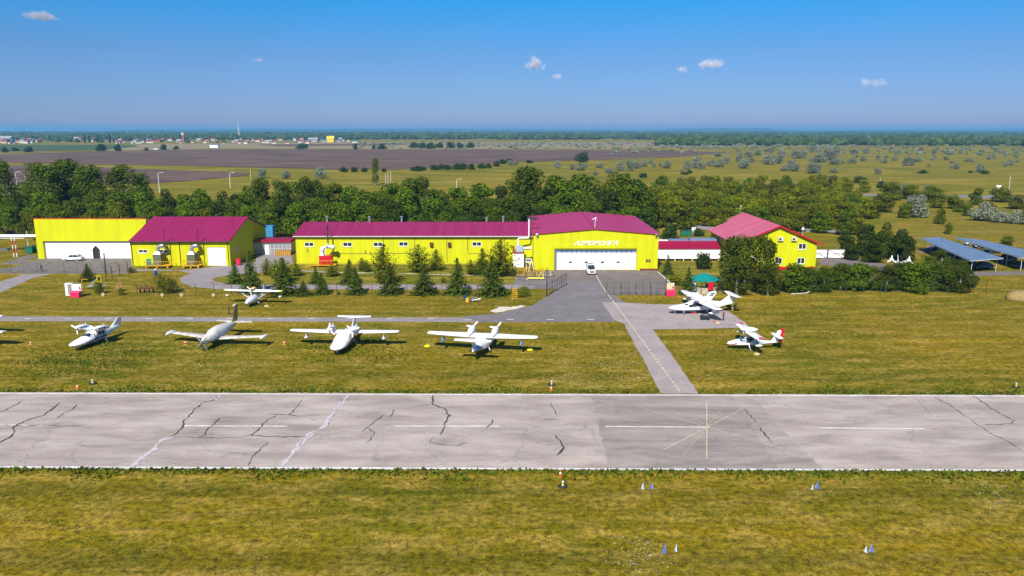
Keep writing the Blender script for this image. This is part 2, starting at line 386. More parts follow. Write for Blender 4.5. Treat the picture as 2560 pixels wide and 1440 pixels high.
# taxiway, apron, roads
sheet('taxiway', PG((-500, 788), (0, 791), (600, 793), (1000, 794), (1150, 793), (1200, 806), (1000, 804.5), (600, 804), (0, 803), (-500, 802)), .016, M_road, .08)
sheet('apron', PG((1150, 793), (1250, 783), (1330, 764), (1368, 741), (1395, 722), (1330, 722), (1285, 712), (1290, 690), (1320, 690), (1387, 677), (1500, 677), (1520, 735), (1540, 740), (1562, 757), (1505, 757), (1540, 805), (1200, 806)), .020, M_apron, .06)
sheet('hangar_yard', PG((1290, 688), (1325, 680), (1387, 676.5), (1645, 677), (1680, 710), (1690, 716), (1692, 737), (1520, 738), (1500, 706), (1396, 703), (1300, 706)), .024, M_brown, .03)
sheet('taxiway_connector', PG((1505, 756), (1562, 757), (1640, 761), (1760, 762), (1822, 779), (1862, 806), (1874, 819), (1760, 822), (1632, 824), (1690, 903), (1745, 982), (1749, 984.5), (1652, 983), (1600, 885), (1560, 810), (1535, 800)), .028, M_taxi, .10, 1.2)
sheet('path', PG((540, 723), (480, 717), (455, 707), (448, 697), (460, 690), (478, 684), (445, 677), (330, 678), (330, 672), (450, 676), (505, 671), (560, 664.5), (640, 655), (640, 632), (728, 630), (732, 660), (650, 682), (560, 690), (530, 697), (535, 705), (600, 712), (1290, 711.5), (1330, 716), (1330, 722.5), (1000, 724), (640, 724)), .024, M_road, .05)
sheet('yard', PG((-200, 690), (-200, 700), (0, 684), (322, 684), (335, 676), (335, 664), (330, 644), (96, 646), (92, 650), (60, 655), (96, 640), (70, 637), (0, 661), (60, 660), (20, 670)), .016, M_brown, .04)
sheet('path', PG((135, 684), (85, 694), (0, 732), (-300, 800), (-300, 770), (0, 704), (60, 686)), .020, M_road, .06)
sheet('sand_patch', PG((1225, 777), (1248, 767), (1275, 768), (1300, 763), (1314, 766), (1290, 773), (1262, 778), (1240, 782)), .024, M_sand, .25, .6)
sheet('road', PG((1640, 549), (1700, 556), (1790, 566), (2000, 572), (2150, 577), (2150, 582), (1990, 580), (1780, 576), (1690, 567), (1640, 557)), .02, M_road, .1)
sheet('yard', PG((2050, 627), (2092, 628), (2140, 645), (2230, 665), (2420, 680), (2640, 677), (2640, 640), (2500, 625), (2290, 632), (2330, 612), (2700, 660), (2700, 684), (2440, 690), (2160, 680), (2050, 660)), .02, M_brown, .05)
sheet('highway', PG((2080, 484), (2400, 488), (2560, 489), (3200, 489), (3200, 497), (2560, 500), (2400, 494), (2080, 489)), .04, M_hway)
# dashes
def dashes(p, q, n, L, w, m, z, name='taxiway_centre_line'):
    p = Vector(G(*p)); q = Vector(G(*q)); d = (q-p)
    for k in range(n):
        c = p+d*(k+.5)/n; e = d.normalized()*L/2
        strip(name, [tuple(c-e), tuple(c+e)], w, z, m)
for k, x in enumerate((70, 171, 271, 373, 474, 576, 676, 778, 876, 976, 1077, 1172, 1276, 1376, 1477)):
    strip('taxiway_dash', PG((x-9, 797 if x < 1100 else 799), (x+8, 797 if x < 1100 else 799)), .28, .034, M_mark)
dashes((1524, 742), (1536, 758), 2, 1.6, .22, M_marky, .034); dashes((1536, 757), (1700, 980), 34, .95, .2, M_marky, .034)
strip('apron_line', PG((1490, 688), (1505, 715), (1524, 742)), .16, .030, M_marky)
strip('kerb_line', PG((1645, 680), (1678, 709), (1690, 714)), .22, .035, M_mark)
strip('footpath', PG((745, 677), (830, 681), (1000, 684), (1215, 690)), .5, .03, M_sand, 0, .06)

# far fields
sheet('ploughed_field', PG((-900, 395), (-300, 390), (0, 386), (250, 378.5), (560, 373.5), (1000, 374), (1400, 375), (1650, 376), (1830, 380.5), (1700, 392), (1500, 400), (1300, 405), (1200, 410), (1080, 419), (1000, 424), (840, 424), (700, 420), (430, 414), (0, 407), (-900, 400)), .25, M_plough, 2, 12)
sheet('ploughed_field', PG((-900, 420), (0, 414), (180, 416), (350, 423), (560, 430), (632, 434), (600, 441), (480, 452), (395, 458), (250, 462), (-900, 470)), .2, M_plough, .8, 6)
sheet('crop_field', PG((-900, 363), (0, 362), (330, 362.5), (345, 366), (250, 375), (0, 379), (-900, 384)), .25, M_greenf)
sheet('ploughed_field', PG((640, 361.5), (1010, 358.5), (1020, 362), (700, 366)), .3, M_plough)
M_straw = ground_mat('straw_coloured_steppe', (.21, .165, .085), (.30, .235, .13), .004, (1, 6))
sheet('steppe_strip', PG((330, 361), (900, 355), (2600, 357), (3400, 360), (3400, 370), (2560, 363), (1900, 366), (1500, 373), (1000, 372.5), (560, 371.5), (260, 376.5), (-900, 392), (-900, 386), (0, 381.5), (250, 376), (350, 366)), .12, M_straw)

# ---------------- buildings ----------------
def wall_front(mb, x0, x1, z0, z1, holes, yf, t=.25, rev=.25):
    """wall facing -y with rectangular openings (x0,x1,z0,z1)"""
    xs = sorted({x0, x1, *[h[0] for h in holes], *[h[1] for h in holes]})
    zs = sorted({z0, z1, *[h[2] for h in holes], *[h[3] for h in holes]})
    for i in range(len(xs)-1):
        for k in range(len(zs)-1):
            a, b, c, d = xs[i], xs[i+1], zs[k], zs[k+1]
            mx, mz = (a+b)/2, (c+d)/2
            if any(h[0] < mx < h[1] and h[2] < mz < h[3] for h in holes): continue
            mb.add([(a, yf, c), (b, yf, c), (b, yf, d), (a, yf, d)], [(0, 1, 2, 3)])
    for a, b, c, d in holes:
        y2 = yf+rev
        mb.add([(a, yf, c), (a, y2, c), (a, y2, d), (a, yf, d)], [(0, 1, 2, 3)])
        mb.add([(b, yf, c), (b, y2, c), (b, y2, d), (b, yf, d)], [(3, 2, 1, 0)])
        mb.add([(a, yf, d), (b, yf, d), (b, y2, d), (a, y2, d)], [(0, 1, 2, 3)])
        mb.add([(a, yf, c), (b, yf, c), (b, y2, c), (a, y2, c)], [(3, 2, 1, 0)])
def window(par, x, z, w, h, y, n=2, fm=None, sill=True, rz=0, name='window', glass=None):
    """framed window on a wall facing -y; rz turns it about its own place"""
    fm = fm or M_white; mb = MB(); f = .09
    mb.box(-w/2, w/2, -.07, .05, h/2-f, h/2); mb.box(-w/2, w/2, -.07, .05, -h/2, -h/2+f)
    mb.box(-w/2, -w/2+f, -.07, .05, -h/2+f, h/2-f); mb.box(w/2-f, w/2, -.07, .05, -h/2+f, h/2-f)
    for k in range(1, n):
        c = -w/2+w*k/n; mb.box(c-.05, c+.05, -.07, .05, -h/2+f, h/2-f)
    if sill: mb.box(-w/2-.08, w/2+.08, -.16, -.02, -h/2-.06, -h/2-.003)
    o = obj(name, mb, fm, par, loc=(x, y, z), rz=rz)
    pb = MB(); pb.box(-w/2+f, w/2-f, -.02, .02, -h/2+f, h/2-f)
    obj('pane', pb, glass or M_glass, o)
    return o
def slope_roof(mb, x0, x1, y0, z0, y1, z1, t=.12, rib=.45, rh=.05, rw=.07):
    """ribbed sheet from eave (y0,z0) to ridge (y1,z1), ribs run up the slope"""
    mb.prism([(x0, y0, z0), (x0, y1, z1), (x0, y1, z1+t), (x0, y0, z0+t)], (0, 0, 0), (x1-x0, 0, 0))
    n = int((x1-x0)/rib); d = (x1-x0)/n
    for k in range(n+1):
        x = min(x0+k*d, x1-rw)
        mb.add([(x, y0, z0+t), (x+rw/2, y0, z0+t+rh), (x+rw, y0, z0+t), (x, y1, z1+t), (x+rw/2, y1, z1+t+rh), (x+rw, y1, z1+t)],
               [(0, 1, 4, 3), (1, 2, 5, 4), (0, 2, 1)])
def xroof(mb, y0, y1, x0, z0, x1, z1, t=.12, rib=.5, rh=.05, rw=.07):
    mb.prism([(x0, y0, z0), (x1, y0, z1), (x1, y0, z1+t), (x0, y0, z0+t)], (0, 0, 0), (0, y1-y0, 0))
    n = int((y1-y0)/rib); d = (y1-y0)/n
    for k in range(n+1):
        y = min(y0+k*d, y1-rw)
        mb.add([(x0, y, z0+t), (x0, y+rw/2, z0+t+rh), (x0, y+rw, z0+t), (x1, y, z1+t), (x1, y+rw/2, z1+t+rh), (x1, y+rw, z1+t)],
               [(0, 1, 4, 3), (1, 2, 5, 4)])
def seams(mb, xs, z0, z1, y, w=.03):
    for x in xs: mb.box(x-w/2, x+w/2, y-.012, y+.01, z0, z1)

# --- left hangar: tall flat facade with the white sliding door, gabled shop on its right
D1, D0, DR, DB = 177.5, 168.0, 180.5, 193.5
hL = thing('hangar', 'yellow left hangar with wide plain white sliding door and magenta roofed workshop side', 'hangar', (-90, 178, 0))
ox, oy = 90, -178
def L(mb):  # shift into the thing's own frame
    mb.v = [(p[0]+ox, p[1]+oy, p[2]) for p in mb.v]; return mb
XL = xat(96, D1); XM = xat(330, D0); XR = xat(577, D0)
XMf = xat(331, D1)
ztop = zat(547, D1)
mb = MB()
dz_ = zat(603, D1)
wall_front(mb, XL, XMf+3.9, 0, ztop, [(xat(112, D1), XMf+.49, 0, dz_)], D1, rev=.9)
mb.add([(XL, D1, 0), (XL, DB, 0), (XL, DB, 5.4), (XL, DR, ztop-.72), (XL, D1+.3, ztop-.72), (XL, D1+.3, ztop), (XL, D1, ztop)], [(0, 6, 5, 4, 3, 2, 1)])
mb.add([(XL, DB, 0), (XR, DB, 0), (XR, DB, 5.4), (XL, DB, 5.4)], [(0, 3, 2, 1)])
zE = zat(604, D0-.4)
# shop front and right gable
dx0, dx1, dzz = xat(520, D0), xat(566, D0), zat(618, D0)
wins = [(xat(361, D0), zat(628, D0)), (xat(412, D0), zat(628, D0))]
ww_, wh_ = 1.9, .75
wall_front(mb, XM, XR, 0, zE, [(dx0, dx1, 0, dzz)]+[(x-ww_/2, x+ww_/2, z-wh_/2, z+wh_/2) for x, z in wins], D0)
mb.add([(XM, D0, 0), (XM, D1, 0), (XM, D1, zE+3.4), (XM, D0, zE)], [(0, 3, 2, 1)])
mb.add([(XR, D0, 0), (XR, DB, 0), (XR, DB, 5.4), (XR, DR, ztop-.15), (XR, D0, zE)], [(0, 1, 2, 3, 4)])
seams(mb, [XL+(XMf-XL)*k/4 for k in (1, 2, 3)], dz_+.1, ztop-.1, D1)
seams(mb, [XM+(XR-XM)*k/5 for k in range(1, 4)], .1, zE-.1, D0)
mb.box(XM, XR, D0-.06, D0-.004, zE-.62, zE-.5)
obj('wall', L(mb), M_yellow, hL)
rf = MB(); slope_roof(rf, xat(326, D0-.6), XR+.35, D0-.6, zE-.05, DR, ztop+.05, rib=.52, rh=.10, rw=.17)
slope_roof(rf, XMf+4.2, XR+.35, DB+.4, 5.3, DR+.003, ztop+.05, rib=.8); slope_roof(rf, XL-.2, XMf+4.19, DB+.4, 5.0, DR+.003, ztop-.75, rib=.8)
rf.box(XL+.05, XMf+4.1, D1+.35, DR+.003, ztop-.80, ztop-.68)
obj('roof', L(rf), M_magenta, hL)
pc = MB(); pc.box(XL-.1, XMf+3.95, D1-.08, D1+.30, ztop+.003, ztop+.14); obj('parapet_cap', L(pc), M_red, hL)
g = MB(); g.tube((XM-.3, D0-.7, zE), (XR+.3, D0-.7, zE), .1, n=6)
for x in (XM+.3, xat(453, D0), XR-.35): g.tube((x, D0-.12, 0.05), (x, D0-.12, zE), .06, n=6)
obj('gutter', L(g), M_black, hL)
d = MB(); d.box(xat(112, D1), XMf+.45, D1+.55, D1+.7, .02, dz_-.25)
dn = obj('sliding_door', L(d), M_white, hL)
rl = MB(); rl.box(xat(112, D1), XMf+.45, D1+.5, D1+.75, dz_-.24, dz_-.01); obj('door_rail', L(rl), M_grey, dn)
px = xat(240, D1)
pd = MB(); YD = D1+.42; pd.prism([(px-.55, YD, .05), (px+.55, YD, .05), (px+.55, YD, 2.1), (px, YD, 2.75), (px-.55, YD, 2.1)], (0, 0, 0), (0, .08, 0))
obj('wicket_door', L(pd), M_dark, dn)
for s in (-1, 1): pf = MB(); pf.box(px+s*.62-.06, px+s*.62+.06, D1+.2, D1+.54, .05, 2.15); obj('door_jamb', L(pf), M_black, dn)
pf = MB(); YD = D1+.2; pf.prism([(px-.75, YD, 2.16), (px, YD, 2.95), (px+.75, YD, 2.16), (px+.62, YD, 2.16), (px, YD, 2.8), (px-.62, YD, 2.16)], (0, 0, 0), (0, .34, 0))
obj('door_frame', L(pf), M_black, dn)
d = MB(); d.box(dx0, dx1, D0+.12, D0+.2, .03, dzz-.02); obj('roller_door', L(d), M_white, hL)
for x, z in wins: window(hL, x+ox, z, ww_, wh_, D0+.05+oy)
window(hL, XR+.02+ox, zat(621, D0+3.5), 1.3, 1.0, D0+3.6+oy, rz=R(90))

# --- hvac units on platforms
def hvac(cx, D, w, label, olive=M_olive, big=True):
    t = thing('ventilation_unit', label, 'ventilation unit', (cx, D, 0), 0, None)
    pl = MB(); pl.box(-w, w, -1.5, .9, .45, .55)
    for x in (-w+.3, 0, w-.3):
        for y in (-1.3, .7): pl.box(x-.12, x+.12, y-.12, y+.12, 0, .45)
    obj('platform', pl, M_yrail, t)
    rl = MB()
    n = int(w*2/.5)
    for k in range(n+1):
        x = -w+2*w*k/n; rl.box(x-.025, x+.025, -1.5, -1.45, .55, 1.45)
    for y in (-1.0, -.4, .2, .8):
        for s in (-w, w-.05): rl.box(s, s+.05, y, y+.05, .55, 1.45)
    rl.box(-w, w, -1.5, -1.44, 1.45, 1.52)
    for s in (-w, w-.06): rl.box(s, s+.06, -1.44, .9, 1.45, 1.52)
    obj('railing', rl, M_yrail, t)
    b = MB(); b.box(-.9, .8, -.9, .6, .56, 2.9); obj('cabinet', b, olive, t)
    v = MB()
    for k in range(5): v.box(-.6, .4, -.95, -.903, .7+k*.16, .8+k*.16)
    obj('louvre', v, M_galv, t)
    h = MB(); h.loft([[(-.85, -.85, 2.903), (.75, -.85, 2.903), (.75, .55, 2.903), (-.85, .55, 2.903)], [(-.4, -.45, 3.5), (.3, -.45, 3.5), (.3, .2, 3.5), (-.4, .2, 3.5)]])
    pts = [(-.05, -.1, 3.4)]+[(-.05+1.0-1.0*math.cos(a), -.1, 3.95+.75*math.sin(a)) for a in (0, .3, .6, .9, 1.2, 1.5, 1.8)]
    for p, q in zip(pts, pts[1:]): h.tube(p, q, .42, .42, 10)
    h.tube((1.05, -.1, 4.6), (1.05, 1.5, 4.4), .36, .36, 10)
    obj('duct', h, M_galv, t, smooth=40)
    c = MB(); c.tube((1.35, -.1, 1.8), (1.45, .1, 4.2), .09, n=6); c.tube((1.45, .1, 4.2), (1.45, .1, 8.0), .11, n=6); c.tube((1.45, .1, 8.0), (1.45, .1, 8.2), .2, n=8)
    obj('flue_pipe', c, M_dwood, t)
    return t
v1 = hvac(xat(398, 166), 166.3, 2.6, 'olive ventilation unit with elbow duct beside teal panel on yellow railed platform')
tp = MB(); tp.box(-2.2, -1.2, -1.2, -1.1, .56, 2.0); obj('panel', tp, M_teal, v1)
v2 = hvac(xat(482, 166), 166.3, 1.9, 'olive ventilation unit with elbow duct nearer the white roller door')

# --- link passage between left hangar and hall
lk = thing('link_passage', 'low glazed passage with crimson fascia between the left hangar and long hall', 'passage', (xat(680, 184), 184, 0))
bx_, by_ = -xat(680, 184), -184
def S(mb, dx=0, dy=0): mb.v = [(p[0]+dx, p[1]+dy, p[2]) for p in mb.v]; return mb
x0, x1 = xat(637, 184), xat(728, 184)
mb = MB(); mb.box(x0, x1, 184, 188, 0, 2.9); obj('wall', S(mb, bx_, by_), M_galv, lk)
mb = MB(); mb.box(x0-.2, x1+.2, 183.6, 188.3, 2.903, 3.5); obj('roof', S(mb, bx_, by_), M_crimson, lk)
f = MB()
n = 9
for k in range(n+1):
    x = x0+(x1-x0)*k/n; f.box(x-.05, x+.05, 183.93, 183.997, 0, 2.9)
f.box(x0, x1, 183.94, 183.995, 1.3, 1.38)
obj('glazing_frame', S(f, bx_, by_), M_offw, lk)
f = MB(); xd = xat(669, 184); f.box(xd-.5, xd+.5, 183.85, 183.925, .02, 2.3); obj('door', S(f, bx_, by_), M_white, lk)
cr_ = thing('crate_stack', 'brown slatted wooden crate against the glazed passage', 'crate', (xat(708, 182.5), 182.5, 0))
c = MB(); c.box(-1.9, 1.9, -.5, .5, .1, 1.2)
obj('crate_box', c, M_wood, cr_)
c = MB()
for k in range(9): c.box(-1.9+k*.46, -1.78+k*.46, -.56, -.503, 0, 1.3)
obj('slats', c, M_yrail, cr_)
# blue container behind
bc = thing('shipping_container', 'blue ribbed container standing upright behind the left hangar gable', 'container', (xat(671, 197), 197, 0))
c = MB(); c.box(-1.2, 1.3, 0, 2.4, 0, 5.2); obj('body', c, mat('sky_blue_steel', lin(60, 140, 185), .5), bc)
c = MB()
for k in range(6): c.box(-1.15+k*.42, -1.0+k*.42, -.05, -.003, .1, 5.1)
obj('ribs', c, mat('sky_blue_steel', lin(60, 140, 185)), bc)

# --- long hall
DH, DHR = 170.0, 179.5
hx0, hx1 = xat(741, DH), xat(1334, DH)
hall = thing('long_hall', 'long low yellow workshop hall with ribbed magenta roof behind the pines', 'hall', ((hx0+hx1)/2, DH, 0))
bx_, by_ = -(hx0+hx1)/2, -DH
zE = zat(591, DH-.4); zR = zat(556, DHR)
hx0 = xat(732, DH-.4, zE)+.3
mb = MB()
hw = [(773, 611), (869, 611), (945, 611), (1009, 610), (1192, 610)]
hwx = [(xat(px, DH, 4), zat(py, DH)) for px, py in hw]
wall_front(mb, hx0, hx1, 0, zE, [(x-1.0, x+1.0, z-.47, z+.47) for x, z in hwx], DH)
mb.add([(hx0, DH, 0), (hx0, 189, 0), (hx0, 189, zE), (hx0, DHR, zR), (hx0, DH, zE)], [(4, 3, 2, 1, 0)])
mb.add([(hx0, 189, 0), (hx1, 189, 0), (hx1, 189, zE), (hx0, 189, zE)], [(3, 2, 1, 0)])
obj('wall', S(mb, bx_, by_), M_yellow, hall)
mb = MB(); slope_roof(mb, hx0-.35, hx1+.1, DH-.55, zE-.05, DHR, zR, rib=.45, rh=.08, rw=.14); slope_roof(mb, hx0-.35, hx1+.1, 189.5, zE-.05, DHR+.003, zR, rib=1)
rf = obj('roof', S(mb, bx_, by_), M_magenta, hall)
for px in (816, 922, 1003, 1216, 1258):
    c = MB(); x = xat(px, DHR, 9); hgt = zat(545 if px != 1216 else 547, DHR)-zR+.15
    c.tube((x+bx_, DHR+.6+by_, zR-.3), (x+bx_, DHR+.6+by_, zR+hgt), .2, n=8); c.tube((x+bx_, DHR+.6+by_, zR+hgt), (x+bx_, DHR+.6+by_, zR+hgt+.25), .42, .1, 8)
    obj('vent_pipe', c, M_galv, rf)
sm = MB(); seams(sm, [hx0+(hx1-hx0)*k/17 for k in range(1, 17)], .05, zE-.05, DH, .035); sm.box(hx0, hx1, DH-.03, DH+.01, 0, .35); obj('panel_seam', S(sm, bx_, by_), mat('dull_olive_seam', (.44, .44, .01), .7), hall)['kind'] = 'stuff'
g = MB(); g.tube((hx0-.3, DH-.65, zE), (hx1, DH-.65, zE), .1, n=6)
obj('gutter', S(g, bx_, by_), M_offw, hall)
for px in (739, 959, 1037, 1117, 1169, 1261):
    g = MB(); x = xat(px, DH, 4); g.box(x-.05, x+.05, DH-.10, DH-.01, .6 if px not in (1037, 1169) else 3, zE-.05); obj('downpipe', S(g, bx_, by_), M_olive, hall)
g = MB(); z = zat(633.5, DH); g.box(xat(835, DH, 3), xat(1032, DH, 3), DH-.08, DH-.01, z-.03, z+.03)
obj('wall_cable', S(g, bx_, by_), M_olive, hall); g = MB(); g.box(xat(1169, DH, 3)+.05, xat(1205, DH, 3), DH-.08, DH-.01, z-.03, z+.03)
obj('wall_cable', S(g, bx_, by_), M_olive, hall)
for x, z in hwx: window(hall, x+bx_, z, 2.0, .94, .05, n=2)
for px in (1079, 1124):
    c = MB(); x = xat(px, DH, 4)+bx_; z = zat(611, DH); c.box(x-.35, x+.35, -.45, 0, z-.45, z+.45); obj('wall_vent', c, M_dwood, hall)
for px, py in ((769, 626), (914, 629), (1025, 625)):
    c = MB(); x = xat(px, DH, 3)+bx_; z = zat(py, DH); c.tube((x-.12, -.06, z-.4), (x, -.06, z+.4), .035, n=5); c.tube((x+.12, -.06, z-.4), (x, -.06, z+.4), .035, n=5)
    obj('wall_bracket', c, M_black, hall)

# red boiler unit in front of the hall
t = thing('boiler_unit', 'red boiler cabinet with white ducts on yellow platform by the hall wall', 'boiler unit', (xat(816, 167.5), 167.5, 0))
c = MB(); c.box(-1.35, 1.35, -.8, .8, .5, 2.4)
for k in range(8): c.box(-1.3+k*.34, -1.18+k*.34, -.86, -.803, .55, 1.4)
obj('cabinet', c, M_red, t)
c = MB(); c.loft([[(-1.3, -.6, 2.403), (-.3, -.6, 2.403), (-.3, .5, 2.403), (-1.3, .5, 2.403)], [(-1.05, -.4, 3.2), (-.55, -.4, 3.2), (-.55, .3, 3.2), (-1.05, .3, 3.2)]])
c.ball((-.75, 0, 3.6), .55, 8, (1, 1, 1.3)); c.tube((-.6, 0, 4.0), (.2, .4, 4.3), .3, n=10); c.tube((.2, .4, 4.3), (1.3, .5, 4.2), .42, n=10); c.ball((1.5, .5, 4.1), .55, 8)
c.tube((.1, -.3, 2.4), (.1, -.3, 4.2), .12, n=6); c.tube((.1, -.3, 4.2), (.6, .3, 5.0), .12, n=6)
obj('duct', c, M_offw, t, smooth=40)
c = MB(); c.tube((.5, .4, 4.3), (.5, .4, 8.6), .16, n=8); c.tube((.5, .4, 8.6), (.5, .4, 8.9), .26, n=8); obj('flue_pipe', c, M_black, t)
c = MB(); c.box(-1.9, 2.2, -1.4, .9, .35, .45)
for k in range(9): c.box(-1.9+k*.5, -1.86+k*.5, -1.4, -1.35, .45, 1.4)
c.box(-1.9, 2.2, -1.42, -1.35, 1.4, 1.47); c.box(2.14, 2.2, -1.4, .9, 1.4, 1.47)
c.prism([(-1.9, -1.4, .45), (-4.2, -1.4, 0), (-4.2, -1.4, .08), (-1.9, -1.4, .53)], (0, 0, 0), (0, 1.0, 0))
for k in range(6): x = -1.9-k*.46; c.box(x-.04, x, -1.4, -1.36, .45-k*.09, 1.35-k*.09)
obj('platform_railing', c, M_yrail, t)

# --- big hangar
DG, DGB = 162.5, 196.0
gx0, gx1 = xat(1333.5, DG), xat(1643.5, DG)
gap = xat(1487, DG, 9)
zE = zat(586, DG); zA = zat(573, DG); zAb = zat(529.5, DGB)
zEb = zat(541, DGB)
big = thing('big_hangar', 'tall yellow hangar with folding white doors and white lettering over them', 'hangar', ((gx0+gx1)/2, DG, 0))
bx_, by_ = -(gx0+gx1)/2, -DG
dz0, dl, dr = zat(623, DG), xat(1386, DG, 3), xat(1591, DG, 3)
mb = MB()
gw = [(xat(1617, DG, 2), zat(652, DG)), (xat(1623.5, DG, 2), zat(652, DG))]
wall_front(mb, gx0, gx1, 0, zE, [(dl, dr, 0, dz0)], DG, rev=.6)
mb.add([(gx0, DG, zE), (gx1, DG, zE), (gap, DG, zA)], [(0, 1, 2)])
mb.add([(gx0, DG, 0), (gx0, DGB, 0), (gx0, DGB, zE), (gx0, DG, zE)], [(3, 2, 1, 0)])
mb.add([(gx1, DG, 0), (gx1, DGB, 0), (gx1, DGB, zE), (gx1, DG, zE)], [(0, 1, 2, 3)])
mb.add([(gx0, DGB, 0), (gx1, DGB, 0), (gx1, DGB, zE), (gap, DGB, zA), (gx0, DGB, zE)], [(4, 3, 2, 1, 0)])
mb.box(dl-.7, dl-.003, DG-.12, DG-.003, 0, dz0+.2); mb.box(dr+.003, dr+.8, DG-.12, DG-.003, 0, dz0+.9); mb.box(dl-.7, dr+.003, DG-.12, DG-.003, dz0+.203, dz0+.9)
obj('wall', S(mb, bx_, by_), M_yellow, big)
mb = MB(); ov = .35
def gable_roof(mb, xa, xm, xb, ya, yb, ze, za, zeb, zab, t=.14):
    for x, s in ((xa, -1), (xb, 1)):
        o_ = s*ov
        mb.add([(x+o_, ya-ov, ze-.02), (xm, ya-ov, za), (xm, yb+ov, zab), (x+o_, yb+ov, zeb-.02),
                (x+o_, ya-ov, ze-.02+t), (xm, ya-ov, za+t), (xm, yb+ov, zab+t), (x+o_, yb+ov, zeb-.02+t)],
               [(0, 1, 2, 3), (4, 5, 6, 7), (0, 1, 5, 4), (1, 2, 6, 5), (2, 3, 7, 6), (3, 0, 4, 7)])
gable_roof(mb, gx0, gap, gx1, DG, DGB, zE+.03, zA+.03, zE+.05, zA+.1)
rf = obj('roof', S(mb, bx_, by_), mat('pink_magenta_roof_sheet', (.40, .022, .105), .42, var=.06, scale=.3, spec=.4), big)
c = MB(); c.box(gap-.12, gap+.12, DG-.35, DGB+.3, zA+.2, zA+.27); obj('ridge_cap', S(c, bx_, by_), M_crimson, rf)
c = MB(); zz = zA+.2; c.tube((gap, DG+.3, zz), (gap+.2, DG+1.0, zz+1.7), .04, n=5)
c.prism([(gap-.55, DG+1, zz+1.75), (gap+.42, DG+1, zz+2.25), (gap+.25, DG+1, zz+1.55), (gap+.12, DG+1, zz+1.55), (gap+.2, DG+1, zz+1.98), (gap-.3, DG+1, zz+1.72)], (0, 0, 0), (0, .12, 0))
obj('roof_ornament', S(c, bx_, by_), M_white, rf)
dd = MB(); n = 16; w = (dr-dl-.5)/n
doorz = dz0-.78
for k in range(n):
    x = dl+.5+k*w; dd.box(x+.03, x+w-.03, DG+.3+(k % 2)*.06, DG+.4+(k % 2)*.06, .05, doorz)
do = obj('folding_door', S(dd, bx_, by_), M_white, big)
dd = MB(); dd.box(dl+.02, dr-.02, DG+.47, DG+.5, .03, dz0-.01); obj('door_backing', S(dd, bx_, by_), M_grey, do)
dd = MB(); dd.box(dl+.02, dr-.02, DG+.36, DG+.42, doorz+.003, dz0-.01); obj('door_glazing', S(dd, bx_, by_), mat('shadow_blue_glazing', lin(105, 128, 158), .3), do)  # shadow on the glazing strip is put into its darker blue colour
for k in range(n+1):
    dd = MB(); x = dl+.5+k*w; dd.box(x-.05, x+.05, DG+.27, DG+.355, doorz+.003, dz0-.01); obj('door_mullion', S(dd, bx_, by_), M_black, do)
dd = MB(); dd.box(dl+.02, dl+.45, DG+.3, DG+.4, .05, dz0-.02); obj('door_jamb', S(dd, bx_, by_), M_grey, do)
dd = MB(); dd.box(gap-.03, gap+.03, DG+.26, DG+.295, dz0*.45, dz0-.02); obj('door_seam', S(dd, bx_, by_), M_black, do)
for px in (1426, 1465.5, 1506.5, 1546):
    c = MB(); x = xat(px, DG, 2)+bx_; z = zat(656, DG); c.box(x-.32, x+.32, .27, .298, z-.15, z+.15); obj('door_window', c, M_glass, do)
for x, z in gw:
    c = MB(); c.box(x+bx_-.2, x+bx_+.2, -.05, -.003, z-.3, z+.3); obj('wall_vent', c, M_dwood, big)
c = MB(); c.box(dr+.85, gx1+.05, DG-.1, DG-.003, 0, .35); obj('plinth', S(c, bx_, by_), mat('maroon_paint', lin(110, 40, 60)), big)
for px in (1342, 1640):
    c = MB(); x = xat(px, DG, 7)+bx_; z = zat(587, DG)
    c.tube((x, -.1, z-.8), (x, -.5, z), .05, n=5); c.ball((x, -.6, z+.15), .3, 6, (1, .7, .8)); c.tube((x+.2, -.2, z-.4), (x-.1, -.2, z-.75), .08, n=5)
    obj('wall_lamp', c, M_offw if px < 1400 else M_grey, big)
# the lettering over the doors
tc = bpy.data.curves.new('lettering', 'FONT'); tc.body = 'АЭРОВОЛГА'; tc.align_x = 'CENTER'; tc.align_y = 'CENTER'
tc.shear = .55; tc.size = 1.35; tc.extrude = .04; tc.offset = .03; tc.space_character = .96
to = bpy.data.objects.new('tmp', tc); C.objects.link(to); bpy.context.view_layer.update()
tm = bpy.data.meshes.new_from_object(to.evaluated_get(bpy.context.evaluated_depsgraph_get())); bpy.data.objects.remove(to)
xs = [v.co.x for v in tm.vertices]; ys = [v.co.y for v in tm.vertices]
sx = (xat(1546, DG, 7)-xat(1433, DG, 7))/(max(xs)-min(xs)); sy = (zat(602, DG)-zat(613, DG))/(max(ys)-min(ys))
for v in tm.vertices:
    x, y, z = v.co; v.co = ((x-(max(xs)+min(xs))/2)*sx, -z, (y-(max(ys)+min(ys))/2)*sy)
tm.materials.clear(); tm.materials.append(M_white)
obj('lettering', tm, None, big, loc=(xat(1489.5, DG, 7)+bx_, -.06, zat(607.5, DG)))

